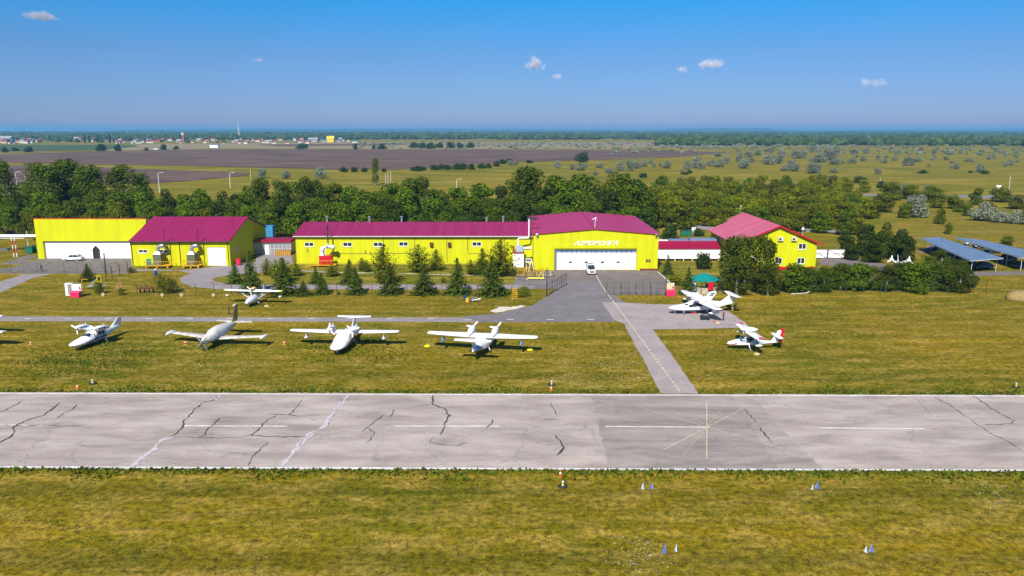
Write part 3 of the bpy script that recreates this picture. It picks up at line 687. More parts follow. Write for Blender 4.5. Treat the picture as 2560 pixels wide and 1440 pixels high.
# duct + gas pipe unit left of the hangar
t = thing('boiler_cabinet', 'white boiler cabinet with rust red lid and long bent flue between hall and hangar', 'boiler cabinet', (xat(1296, 167), 167, 0))
c = MB(); c.box(-1.15, 1.15, -.8, .9, 0, 3.0); obj('cabinet', c, M_white, t)
c = MB(); c.box(-1.25, 1.25, -.9, 1.0, 3.003, 3.3); c.box(-1.25, -.85, -.8, .9, 3.303, 4.4); obj('lid', c, mat('rust_red_paint', lin(140, 60, 50)), t)
c = MB(); c.box(-.5, .95, -.6, .6, 3.303, 4.6); obj('fan_box', c, mat('pale_blue_grey_metal', lin(160, 175, 200), .4), t)
c = MB(); c.tube((1.0, 0, 4.0), (2.9, .2, 4.0), .33, n=10); obj('duct', c, M_offw, t, smooth=40)
c = MB(); c.path([(-.1, 0, 4.6), (-.1, .4, 5.9), (.1, .8, 6.1), (2.1, 1.2, 6.1), (2.3, 1.3, 6.4), (2.3, 1.5, 10.2)], .15, 8); obj('flue_pipe', c, M_white, t)
c = MB(); c.box(1.9, 4.1, 1.6, 2.4, 9.9, 10.5); obj('flue_cap', c, M_black, t)

# --- long white container passage between big hangar and office
DW = 174.5
t = thing('white_passage', 'long white box passage with crimson roof between the hangar and office', 'passage', (xat(1722, DW), DW, 0))
bx_, by_ = -xat(1722, DW), -DW
x0, x1 = xat(1640, DW), xat(1800, DW); zt = zat(622, DW)
mb = MB(); mb.box(x0, x1, DW, DW+3.2, .5, zt); obj('wall', S(mb, bx_, by_), M_white, t)
mb = MB(); mb.prism([(x0, DW-.25, zt+.003), (x0, DW+3.6, zt+1.2), (x0, DW+3.6, zt+1.3), (x0, DW-.25, zt+.12)], (0, 0, 0), (x1-x0, 0, 0)); obj('roof', S(mb, bx_, by_), M_crimson, t)
mb = MB(); mb.box(x0+1, xat(1677, DW), DW+3.7, DW+5, zt+.9, zt+1.45); obj('roof_box', S(mb, bx_, by_), M_white, t)
mb = MB(); mb.box(xat(1680, DW), xat(1730, DW), DW+3.7, DW+6, zt+1.0, zt+1.5); mb.box(xat(1732, DW), x1, DW+3.7, DW+6, zt+1.2, zt+1.75); obj('rear_roof', S(mb, bx_, by_), mat('slate_blue_metal', lin(110, 125, 160)), t)
for k in range(8): mb = MB(); x = x0+.3+(x1-x0-.6)*k/7; mb.box(x-.1, x+.1, DW+.05, DW+.3, 0, .497); obj('stilt', S(mb, bx_, by_), M_offw, t)

# --- two-storey office
DO, DOB = 162.5, 186.0
ox0, ox1 = xat(1849, DO, 6), xat(2041, DO, 4)
oap = xat(1948, DO, 9)
zA = zat(565, DO); zE = zat(606, DO)
of = thing('office_building', 'two storey yellow gabled office with faded magenta roof on the right', 'office building', ((ox0+ox1)/2, DO, 0))
bx_, by_ = -(ox0+ox1)/2, -DO
wl = [(2004, 616, 1.6, 1.25), (2003, 652, 1.6, 1.3), (1947, 652, 1.5, 1.3)]
wx = [(xat(a, DO, 3), zat(b, DO), w, h) for a, b, w, h in wl]
mb = MB(); wall_front(mb, ox0, ox1, .75, zE, [(x-w/2, x+w/2, z-h/2, z+h/2) for x, z, w, h in wx], DO)
mb.add([(ox0, DO, zE), (ox1, DO, zE), (oap, DO, zA)], [(0, 1, 2)])
mb.add([(ox0, DO, .75), (ox0, DOB, .75), (ox0, DOB, zE), (ox0, DO, zE)], [(3, 2, 1, 0)])
mb.add([(ox1, DO, .75), (ox1, DOB, .75), (ox1, DOB, zE), (ox1, DO, zE)], [(0, 1, 2, 3)])
mb.add([(ox0, DOB, .75), (ox1, DOB, .75), (ox1, DOB, zE), (oap, DOB, zA), (ox0, DOB, zE)], [(4, 3, 2, 1, 0)])
obj('wall', S(mb, bx_, by_), M_yellow, of)
mb = MB(); mb.box(ox0-.06, ox1+.06, DO-.06, DOB+.06, 0, .745); obj('plinth', S(mb, bx_, by_), M_red, of)
mb = MB(); xroof(mb, DO-.6, DOB-.5, ox0-1.0, zE-.45, oap, zA+.05, rib=.6); xroof(mb, DO-.6, DOB-.5, ox1+1.0, zE-.45, oap+.003, zA+.05, rib=.6)
xroof(mb, DOB-.497, DOB+2.5, oap-4, zA-1.8, oap, zA+.05, rib=.6)
obj('roof', S(mb, bx_, by_), M_pinkroof, of)
mb = MB()
for s, xe in ((-1, ox0-1.05), (1, ox1+1.05)):
    mb.add([(xe, DO-.68, zE-.62), (oap, DO-.68, zA-.1), (oap, DO-.68, zA+.2), (xe, DO-.68, zE-.3), (xe, DO-.61, zE-.62), (oap, DO-.61, zA-.1), (oap, DO-.61, zA+.2), (xe, DO-.61, zE-.3)],
           [(0, 1, 2, 3), (4, 5, 6, 7), (0, 1, 5, 4), (2, 3, 7, 6), (0, 3, 7, 4)])
obj('barge_board', S(mb, bx_, by_), M_red, of)
for x, z, w, h in wx: window(of, x+bx_, z, w, h, .06, n=2)
for k, y in enumerate((165.5, 169.5, 173.5, 178)):
    window(of, ox0-.02+bx_, zat(597, 170)-.9, 1.3, 1.4, y+by_, rz=R(-90)); window(of, ox0-.02+bx_, 1.9, 1.3, 1.4, y+by_, rz=R(-90))
for px in (1950, 1984):
    x = xat(px, DO, 6)+bx_; z = zat(597, DO); c = MB(); c.box(x-.55, x+.55, -.45, -.02, z-.4, z+.4); a = obj('air_conditioner', c, M_offw, of)
    c = MB(); c.tube((x-.12, -.48, z), (x-.12, -.452, z), .26, n=12); obj('fan_grille', c, M_black, a)
# --- white gates right of the office
t = thing('entrance_gate', 'white panel gate with crossed braces right of the yellow office', 'gate', (xat(2068, 178), 178, 0))
for k in (-1, 1):
    c = MB(); xc = k*2.0; c.box(xc-1.85, xc+1.85, 0, .05, .15, 2.1); lf = obj('gate_leaf', c, M_white, t)
    c = MB()
    for a, b in (((xc-1.85, .15), (xc+1.85, 2.1)), ((xc-1.85, 2.1), (xc+1.85, .15)), ((xc-1.85, 2.1), (xc+1.85, 2.1)), ((xc-1.85, .15), (xc+1.85, .15)), ((xc-1.85, .1), (xc-1.85, 2.15)), ((xc+1.85, .1), (xc+1.85, 2.15)), ((xc-1.85, 1.1), (xc+1.85, 1.1))):
        c.tube((a[0], -.05, a[1]), (b[0], -.05, b[1]), .045, n=5)
    obj('brace', c, M_grey, lf)

# --- gazebo
gx, gy = G(1766, 736)
gy += 2.2; t = thing('gazebo', 'round gazebo with teal tent roof and rubble stone wall by the fence', 'gazebo', (gx, gy, 0))
c = MB(); n = 16
for k in range(n):
    a0, a1 = 2*math.pi*k/n, 2*math.pi*(k+1)/n
    if k in (3, 4): continue
    P = [(r*math.cos(a), r*math.sin(a)) for r, a in ((2.3, a0), (2.3, a1), (2.05, a1), (2.05, a0))]
    c.prism([(p[0], p[1], 0) for p in P], (0, 0, 0), (0, 0, 1.15))
obj('stone_wall', c, M_stone, t)
c = MB(); rings = [[(r*math.cos(2*math.pi*i/8+.39), r*math.sin(2*math.pi*i/8+.39), z) for i in range(8)] for r, z in ((2.85, 2.35), (2.9, 2.42), (.08, 3.55))]
c.loft(rings); obj('roof', c, M_teal, t)
for k in range(8):
    a = 2*math.pi*k/8+.39; p = MB(); p.tube((2.5*math.cos(a), 2.5*math.sin(a), 0), (2.5*math.cos(a), 2.5*math.sin(a), 2.36), .05, n=6); obj('post', p, M_postd, t)
c = MB(); c.box(.15, 1.1, -2.62, -2.56, .9, 2.3); obj('banner', c, M_red, t)
c = MB(); c.lathe([(1.0, .75), (1.0, .8), (.1, .8)], 12); c.tube((0, 0, 0), (0, 0, .75), .08); obj('table', c, M_wood, t)
px_, py_ = G(1734, 738); t = thing('well_house', 'narrow pale wooden box with small pitched top beside the gazebo', 'box', (px_, py_+1, 0))
c = MB(); c.box(-.45, .45, -.4, .4, 0, 1.9); obj('body', c, mat('pale_blue_paint', lin(190, 205, 220)), t)
c = MB(); c.prism([(-.6, -.55, 1.95), (.0, -.55, 2.4), (.6, -.55, 1.95), (.6, -.55, 1.87), (-.6, -.55, 1.87)], (0, 0, 0), (0, 1.1, 0)); obj('roof', c, mat('pale_green_paint', lin(180, 210, 200)), t)

# --- carports
def carport(name, P, label, leans, posts_at):
    """P: front-left, front-right, back-right, back-left picture points of the roof corners at height 2.6"""
    q = [G(a, b, 2.9) for a, b in P]
    cx = sum(p[0] for p in q)/4; cy_ = sum(p[1] for p in q)/4
    t = thing(name, label, 'carport', (cx, cy_, 0))
    q = [(p[0]-cx, p[1]-cy_) for p in q]
    hz_ = (2.9, 2.9, 2.9, 2.9)
    top = [(q[i][0], q[i][1], hz_[i]) for i in range(4)]
    c = MB(); c.prism(top, (0, 0, 0), (0, 0, .10))
    obj('roof', c, mat('blue_grey_roof_sheet', lin(104, 124, 152), .5, .0, var=.12, scale=.5, spec=.5), t)
    fl = MB()
    for i in range(4):
        a = Vector(top[i]); b = Vector(top[(i+1) % 4]); fl.tube(a+Vector((0, 0, -.06)), b+Vector((0, 0, -.06)), .05, n=4)
    obj('roof_frame', fl, M_white, t)
    for k in range(posts_at):
        f_ = k/(posts_at-1)
        for sid, (a, b) in enumerate(((0, 3), (1, 2))):
            x = q[a][0]+(q[b][0]-q[a][0])*(.03+.94*f_); y = q[a][1]+(q[b][1]-q[a][1])*(.03+.94*f_)
            o2 = (q[1][0]-q[0][0])*.09*(1 if sid == 0 else -1)
            p = MB(); p.tube((x+o2, y, 0), (x+o2, y, 2.84), .06, n=6); p.tube((x+o2, y, 2.2), (x+o2*2.2, y, 2.84), .035, n=5); obj('post', p, M_offw, t)
    return t, (cx, cy_)
carport('carport', [(2426, 652), (2508, 646), (2349, 594), (2302, 597)], 'nearer carport with wide blue grey flat roof', 0, 7)
carport('carport', [(2553, 645), (2630, 640), (2452, 600), (2384, 594)], 'farther carport with blue grey roof running out of the frame', 0, 6)

# ---------------- aircraft ----------------
def ring(st, off=0.):
    x, w, zb, zc, zt = st
    w += off; zt += off; zb -= off
    H = zt-zc
    half = [(0, zb), (w*.55, zb+(zc-zb)*.42), (w, zc), (w*1.02, zc+H*.32), (w*.93, zc+H*.6), (w*.70, zc+H*.84), (w*.36, zc+H*.96), (0, zt)]
    return [(x, y, z) for y, z in half]+[(x, -y, z) for y, z in half[-2:0:-1]]
def interp(sts, x):
    s = sorted(sts)
    for a, b in zip(s, s[1:]):
        if a[0] <= x <= b[0]:
            t = (x-a[0])/(b[0]-a[0]+1e-9); return tuple(p+(q-p)*t for p, q in zip(a, b))
    return s[0] if x < s[0][0] else s[-1]
def fus(sts): return MB().loft([ring(s) for s in sts])
def patch(sts, xs, i0, i1, off=.012, sides=(1,), th=.012):
    """a panel that follows the hull between ring points i0 and i1 (7=top centre); i may be fractional"""
    mb = MB()
    for s in sides:
        P = []
        for x, a, b in xs:
            rg = ring(interp(sts, x), off)[:8]
            def at(i):
                k = min(int(i), 6); t = i-k; return tuple(p+(q-p)*t for p, q in zip(rg[k], rg[k+1]))
            for q in range(4):
                i = a+(b-a)*q/3; p = at(i); P.append((p[0], p[1]*s, p[2]))
        n = len(xs); fs = [(k*4+i, k*4+i+1, (k+1)*4+i+1, (k+1)*4+i) for k in range(n-1) for i in range(3)]
        mb.add(P, fs)
    return mb
AF = [(0, 0), (.04, .5), (.15, .9), (.35, 1), (.7, .6), (1, .04), (1, -.04), (.7, -.15), (.35, -.3), (.12, -.3), (.03, -.2)]
def wingmesh(secs, mb=None, thick=.12, vertical=False):
    """secs: (span, xLE, chord, z)"""
    mb = mb or MB(); rings = []
    for y, xl, ch, z in secs:
        r = []
        for a, b in AF:
            if vertical: r.append((xl-a*ch, y+b*thick*ch*.5*(1 if b > 0 else 1.6), z))
            else: r.append((xl-a*ch, y, z+b*thick*ch))
        rings.append(r)
    return mb.loft(rings)
def propeller(par, x, y, z, r, n=3, m=None, a0=0.5, spin=.22, cr=.17, facing=1, tipm=None):
    mb = MB(); mb.lathe([(spin, 0), (spin*.95, .1*facing), (spin*.6, .3*facing), (.02, .42*facing)], 10, (x, y, z), 'x'); p = obj('propeller', mb, m or M_gloss, par, smooth=40)
    for k in range(n):
        a = a0+2*math.pi*k/n; c, s = math.cos(a), math.sin(a); b = MB(); R_ = []
        for t, w in ((.12, cr*.45), (.45, cr), (.8, cr*.9), (1, cr*.35)):
            rr = r*t; tw = .5*(1-t)
            u = (math.sin(tw)*1.0, -s*math.cos(tw), c*math.cos(tw))
            R_.append([(x+.05*facing+u[0]*w*q+.02*h, y+c*rr+u[1]*w*q, z+s*rr+u[2]*w*q) for q, h in ((-.5, -1), (.5, -1), (.5, 1), (-.5, 1))])
        b.loft(R_); obj('blade', b, m or M_gloss, p)
    return p
def wheel(par, x, y, z, r=.22, w=.14):
    mb = MB(); mb.lathe([(r*.5, -w/2), (r*.92, -w/2), (r, -w*.3), (r, w*.3), (r*.92, w/2), (r*.5, w/2)], 14, (x, y, z), 'y'); o = obj('wheel', mb, M_dark, par, smooth=40)
    mb = MB(); mb.lathe([(r*.5, -w/2-.01), (r*.5, w/2+.01)], 10, (x, y, z), 'y'); obj('rim', mb, M_offw, o)
    return o

LA = [(5.45, .14, .92, 1.0, 1.08), (5.2, .55, .74, .97, 1.17), (4.7, .82, .58, .92, 1.30), (3.8, 1.0, .46, .86, 1.46), (3.0, 1.06, .40, .82, 1.58), (2.45, 1.08, .38, .82, 1.68),
      (1.7, 1.08, .38, .82, 2.06), (1.1, 1.08, .38, .82, 2.20), (.2, 1.08, .38, .82, 2.24), (-1.0, 1.02, .40, .82, 2.14), (-1.9, .80, .50, .90, 2.00), (-2.6, .62, .70, 1.0, 1.90), (-3.6, .42, .95, 1.18, 1.82), (-4.8, .24, 1.22, 1.36, 1.76), (-5.6, .10, 1.45, 1.50, 1.74)]
def amphibian(name, label, loc, head, wings=True, tailplane=True, stripe=None, cover=False, screens=True, door=False, group=None, emblem=False, float_tail_mat=None, floats=True, wl=7.5, a0=(.5, .9)):
    t = thing(name, label, 'seaplane', loc, head, group); W = M_gloss
    f = obj('fuselage', fus(LA), W, t, smooth=42)
    if wings:
        for s in (1, -1):
            sp = [(0, 1.15, 2.05, 2.08), (2.2*s, 1.1, 1.95, 2.1), (5.2*s, .9, 1.6, 2.15), (wl*.97*s, .72, 1.22, 2.2), (wl*s, .45, .7, 2.22)]
            w = obj('wing', wingmesh(sp), W, t, smooth=42)
            if s == 1:
                cvr = None
            a = MB(); a.add([(-.42+.003, 2.6*s, 2.14), (-.55, 5.2*s, 2.17), (-.60, 5.2*s, 2.167), (-.50, 2.6*s, 2.137)], [(0, 1, 2, 3)])
            obj('aileron_gap', a, M_grey, w)
            if floats:
                yf = 5.35*s; fm = M_gloss if float_tail_mat is None else float_tail_mat
                b = MB(); b.loft([[(x, yf-h*w_, z), (x, yf+h*w_, z)] if 0 else [(x, yf+w_*c, zc+hh*s_) for c, s_ in ((1, 0), (.7, .7), (0, 1), (-.7, .7), (-1, 0), (-.7, -.6), (0, -1), (.7, -.6))] for x, w_, hh, zc, h in ((.95, .03, .03, 1.28, 0), (.7, .17, .15, 1.22, 0), (.2, .23, .21, 1.18, 0), (-.5, .18, .16, 1.24, 0), (-1.0, .04, .05, 1.32, 0))])
                fo = obj('wing_float', b, fm, t, smooth=42)
                b = MB(); b.loft([[(.35, yf-.05, 1.36), (.35, yf+.05, 1.36), (-.35, yf+.04, 1.36), (-.35, yf-.04, 1.36)], [(.45, yf-.05, 2.1), (.45, yf+.05, 2.1), (-.1, yf+.04, 2.1), (-.1, yf-.04, 2.1)]])
                obj('float_pylon', b, fm, fo)
    for i, s in enumerate((1, -1)):
        y = 1.62*s
        n = MB(); n.loft([[(x, y+w_*c, z+h_*q) for c, q in [(math.cos(a), math.sin(a)) for a in [k*math.pi/5 for k in range(10)]]] for x, w_, h_, z in ((1.95, .24, .25, 2.78), (1.85, .36, .36, 2.76), (1.3, .42, .42, 2.70), (.4, .42, .42, 2.64), (-.4, .30, .28, 2.5), (-1.0, .08, .1, 2.35))])
        na = obj('engine_nacelle', n, W, t, smooth=42)
        b = MB(); b.tube((1.96, y-.12*s, 2.6), (1.80, y-.12*s, 2.6), .11, n=10); obj('air_intake', b, M_red if stripe is M_red else M_dark, na)
        b = MB(); b.box(-.05, .15, y-.03, y+.03, 2.95, 3.2); obj('nacelle_stack', b, W, na)
        if stripe is not None:
            b = MB()
            for q in (1, -1): b.add([(1.7, y+q*.40, 2.84), (.3, y+q*.432, 2.78), (.3, y+q*.434, 2.6), (1.7, y+q*.41, 2.68)], [(0, 1, 2, 3)])
            obj('nacelle_stripe', b, stripe, na)
        if not wings:
            b = MB(); b.loft([[(1.2, y-.2, 2.6), (1.2, y+.2, 2.6), (-.7, y+.2, 2.55), (-.7, y-.2, 2.55)], [(1.1, y-.15-.9*s, 2.2), (1.1, y+.15-.9*s, 2.2), (-.7, y+.15-.9*s, 2.2), (-.7, y-.15-.9*s, 2.2)]])
            obj('nacelle_mount', b, W, na)
        if a0 is not None: propeller(t, 2.0, y, 2.78, 1.0, 3, W, a0[i], .17, .24)
    fin = wingmesh([(0, -3.1, 2.35, 1.70), (0, -4.0, 1.7, 2.25), (0, -4.6, 1.35, 2.7), (0, -4.8, 1.2, 2.86)], thick=.13, vertical=True); fo = obj('tail_fin', fin, W, t, smooth=42)
    r = MB(); r.add([(-5.25, .02, 1.95), (-5.6, .02, 1.95), (-6.0, .02, 2.8), (-5.85, .02, 2.8)], [(0, 1, 2, 3)]); r.add([(-5.25, -.02, 1.95), (-5.6, -.02, 1.95), (-6.0, -.02, 2.8), (-5.85, -.02, 2.8)], [(3, 2, 1, 0)])
    obj('rudder', r, mat('pale_grey_blue_paint', lin(170, 180, 205), .4), fo)
    if tailplane:
        for s in (1, -1):
            obj('tailplane', wingmesh([(0, -4.6, 1.35, 2.88), (1.2*s, -4.75, 1.15, 2.90), (2.4*s, -4.95, .9, 2.92)], thick=.10), W, t, smooth=42)
    if stripe is not None:
        sb = patch(LA, [(4.4, 2.25, 2.5), (3.4, 2.2, 2.95), (2.4, 2.2, 3.1), (1.2, 2.2, 3.1), (0, 2.2, 3.1), (-1.0, 2.3, 3.0)], 0, 0, .014, (1, -1)); obj('hull_stripe', sb, stripe, f); [obj('stripe_divider', patch(LA, [(x_+.05, 2.1, 3.2), (x_-.05, 2.1, 3.2)], 0, 0, .024, (s_,)), W, f) for x_ in (3.2, 2.0, .7) for s_ in (1, -1)]
        sb = patch(LA, [(5.0, 1.95, 2.1), (3, 1.95, 2.1), (0, 1.95, 2.1), (-3, 1.95, 2.2)], 0, 0, .014, (1, -1)); obj('chine_line', sb, mat('cyan_paint', lin(60, 150, 190)) if stripe is M_blue else stripe, f)
    if screens:
        ws = patch(LA, [(2.42, 4.6, 6.95), (2.1, 4.4, 6.95), (1.78, 4.3, 6.9)], 0, 0, .018, (1, -1)); obj('windscreen', ws, M_glass, f)
        for xa, xb in ((1.6, .95), (.85, .1), (0, -.7)):
            ws = patch(LA, [(xa, 3.4, 4.7), ((xa+xb)/2, 3.35, 4.75), (xb, 3.4, 4.7)], 0, 0, .018, (1, -1)); obj('side_window', ws, M_glass, f)
    if float_tail_mat is not None:
        obj('tail_underside', patch(LA, [(-5.4, 2.1, 6), (-4.6, 2.1, 6.2), (-3.6, 2.1, 5.0), (-2.6, 2.1, 3.4)], 0, 0, .02, (1, -1)), float_tail_mat, f)  # rear hull takes the same even pale blue as the floats
    if cover:
        cv = patch(LA, [(3.1, 4.2, 7), (2.45, 3.3, 7), (1.7, 3.1, 7), (1.0, 3.1, 7), (0, 3.1, 7), (-1.0, 3.3, 7), (-1.5, 4, 7)], 0, 0, .05, (1, -1)); obj('canopy_cover', cv, mat('pale_canvas_cover', (.68, .68, .70), .8, bump=.4, scale=3), f)
    b = MB(); b.tube((4.35, 0, .75), (4.35, 0, .25), .07, n=8); b.loft([[(4.55, -.12, .75), (4.55, .12, .75), (4.2, .12, .75), (4.2, -.12, .75)], [(4.45, -.05, .35), (4.45, .05, .35), (4.25, .05, .35), (4.25, -.05, .35)]])
    g = obj('nose_gear', b, W, t); wheel(g, 4.35, 0, .2, .2, .12)
    for s in (1, -1):
        b = MB(); b.tube((-.6, .95*s, .95), (-.6, 1.25*s, .28), .07, n=8); g = obj('main_gear', b, W, t); wheel(g, -.6, 1.32*s, .25, .25, .15)
    if door:
        b = MB(); Rr = []
        P = [(-.55, .25, 0), (-1.5, .5, 1.5), (-2.0, .55, 1.95), (-2.8, .55, 1.95), (-2.9, .5, 1.5), (-1.9, .25, 0)]
        for (x, dy, h) in P: pass
        out = [(x, -.35-.28*h, 2.1+.62*h) for x, dy, h in P]
        b.prism(out, (0, 0, 0), (0, -.05, -.03)); dr_ = obj('gull_wing_door', b, W, t, smooth=42)
        w = MB(); pp = [(-1.4, .7), (-1.85, 1.45), (-2.1, 1.7), (-2.6, 1.7), (-2.65, 1.4), (-2.2, .7)]
        w.add([(x, -.35-.28*h-.055, 2.1+.62*h-.035) for x, h in pp], [tuple(range(6))]); w.add([(x, -.35-.28*h+.012, 2.1+.62*h+.012) for x, h in pp], [tuple(range(6))[::-1]])
        obj('door_window', w, M_grey, dr_)
        b = patch(LA, [(2.4, 3.4, 4.9), (1.6, 3.2, 5.4), (.6, 3.2, 5.6), (.1, 3.2, 5.6)], 0, 0, .02, (-1, 1)); obj('cabin_opening', b, M_glass, f)
        b = patch(LA, [(2.9, 5.0, 6.2), (2.45, 5.0, 6.4)], 0, 0, .02, (1,)); obj('hatch_grille', b, M_dark, f)
    if emblem:
        # dark bird-like crest on the fin: body, two spread wings, in a faint ring
        for s in (1, -1):
            e = MB(); y = .09*s; cx, cz = -4.85, 2.25
            for P in ([(-.05, -.2), (.05, -.2), (.06, .12), (0, .2), (-.06, .12)], [(-.04, .08), (-.26, .16), (-.2, .0), (-.05, -.04)], [(.04, .08), (.26, .16), (.2, .0), (.05, -.04)]):
                pts = [(cx+a_, y, cz+b_) for a_, b_ in P]; e.add(pts, [tuple(range(len(P)))])
            obj('fin_emblem', e, M_black, fo)
    return t

def face(px, py, tx, ty):
    a = Vector(G(px, py)); b = Vector(G(tx, ty)); return math.atan2(b.y-a.y, b.x-a.x)
def at_nose(px, py, head, dx):  # ground point under the nose wheel -> origin
    x, y = G(px, py); return (x-dx*math.cos(head), y-dx*math.sin(head), 0)
# far left one, only a wing tip and a tailplane tip reach into the frame
h = R(-100); p = G(13, 829, 2.2); amphibian('parked_seaplane', 'white seaplane at the left frame edge, only its wing tip in view', (p[0]-7.4, p[1]+1.3, 0), h, a0=(.5, .9))
h = R(-101); p = at_nose(192, 876, h, 4.35*.9)
t2 = amphibian('parked_seaplane', 'white twin engine seaplane without outer wings and with blue striped hull', p, h, wings=False, tailplane=False, stripe=M_blue, a0=(.55, .6)); t2.scale = (.9, .9, .9)
h = R(-93); p = at_nose(843, 887, h, 4.35)
amphibian('parked_seaplane', 'white T-tail seaplane facing the runway with dark red windows stripe', p, h, stripe=M_red, cover=True, screens=False, a0=(2.5, 1.4))
h = R(80); p = at_nose(1211, 870, h, 1.5)
amphibian('parked_seaplane', 'white T-tail seaplane seen from behind with pale blue tail underside', p, h, float_tail_mat=mat('pale_blue_float_tail', lin(120, 150, 210), .4), screens=False, a0=(2.2, 2.2))
h = R(189); p = at_nose(1691, 784.5, h, 4.1)
amphibian('parked_seaplane', 'white seaplane on the asphalt with raised cabin door and crest on fin', p, h, door=True, emblem=True, screens=False, a0=None)
PSEA = p
# seaplane half hidden in the trees
p = G(2246, 680); amphibian('parked_seaplane', 'white seaplane half hidden behind the tree row near the carports', (p[0], p[1], 0), R(-112), wings=False, tailplane=False, a0=(1.57, 1.57))

# low-wing single with tip tanks
t = thing('parked_aeroplane', 'weathered low wing propeller aeroplane with tip tanks under grey canvas', 'aeroplane', (0, 0, 0), 0)
h = R(-99); x, y = G(512, 876); t.location = (x-3.6*math.cos(h), y-3.6*math.sin(h), 0); t.rotation_euler[2] = h
PC = [(4.1, .20, .98, 1.12, 1.45), (3.6, .42, .78, 1.15, 1.72), (2.9, .55, .72, 1.15, 1.85), (2.3, .62, .70, 1.15, 2.0), (1.7, .70, .68, 1.2, 2.35), (.6, .74, .68, 1.25, 2.5), (-.8, .74, .70, 1.3, 2.5), (-1.8, .66, .82, 1.35, 2.4), (-3.2, .44, 1.1, 1.45, 2.2), (-4.6, .24, 1.35, 1.6, 2.05), (-5.4, .10, 1.6, 1.7, 1.95)]
f = obj('fuselage', fus(PC), M_offw, t, smooth=45)
cv = patch(PC, [(3.1, 2.2, 7), (2.3, 2.0, 7), (1.7, 1.9, 7), (.6, 1.9, 7), (-.8, 2, 7), (-1.9, 2.2, 7), (-2.9, 3, 7)], 0, 0, .05, (1, -1)); obj('canvas_cover', cv, M_cover, f, smooth=60)
M_wing = mat('dirty_white_wing_paint', (.50, .46, .42), .6, var=.3, scale=1.6, det=8)
for s in (1, -1):
    w = obj('wing', wingmesh([(0, 1.5, 2.5, .86), (1.2*s, 1.1, 2.0, .93), (6.7*s, .55, 1.15, 1.30)], thick=.13), M_wing, t, smooth=42)
    b = MB(); b.lathe([(.03, -1.25), (.16, -.9), (.27, -.2), (.27, .5), (.15, 1.0), (.03, 1.2)], 12, (.3, 6.95*s, 1.33), 'x'); obj('tip_tank', b, M_gloss, w, smooth=50)
    obj('tailplane', wingmesh([(0, -4.2, 1.25, 1.95), (2.75*s, -4.55, .8, 2.0)], thick=.1), M_wing, t, smooth=42)
    b = MB(); b.tube((.1, 1.9*s, .85), (.1, 2.0*s, .3), .06, n=6); g = obj('main_gear', b, M_grey, t); wheel(g, .1, 2.0*s, .24, .24, .14)
fo = obj('tail_fin', wingmesh([(0, -3.6, 1.9, 2.0), (0, -4.5, 1.3, 2.9), (0, -5.05, .8, 4.3)], thick=.12, vertical=True), mat('yellow_brown_faded_paint', lin(150, 135, 40), .6, var=.2), t, smooth=42)
b = MB(); b.loft([[(-4.15, -.09, 2.3), (-4.15, .09, 2.3), (-4.5, .09, 2.3), (-4.5, -.09, 2.3)], [(-4.98, -.06, 4.2), (-4.98, .06, 4.2), (-5.1, .06, 4.2), (-5.1, -.06, 4.2)]]); obj('deicing_strip', b, M_black, fo)
b = MB(); b.box(-5.8, -5.0, -.05, .05, 4.303, 4.42); obj('fin_cap', b, M_white, fo)
b = MB(); b.tube((3.6, 0, .9), (3.75, 0, .25), .06, n=6); g = obj('nose_gear', b, M_grey, t); wheel(g, 3.78, 0, .22, .22, .13)
propeller(t, 4.12, 0, 1.25, 1.15, 4, M_grey, .75, .24, .17)
b = MB(); b.lathe([(.18, 0), (.2, .3)], 10, (3.6, .42, 1.3), 'x'); obj('exhaust', b, M_grey, t)

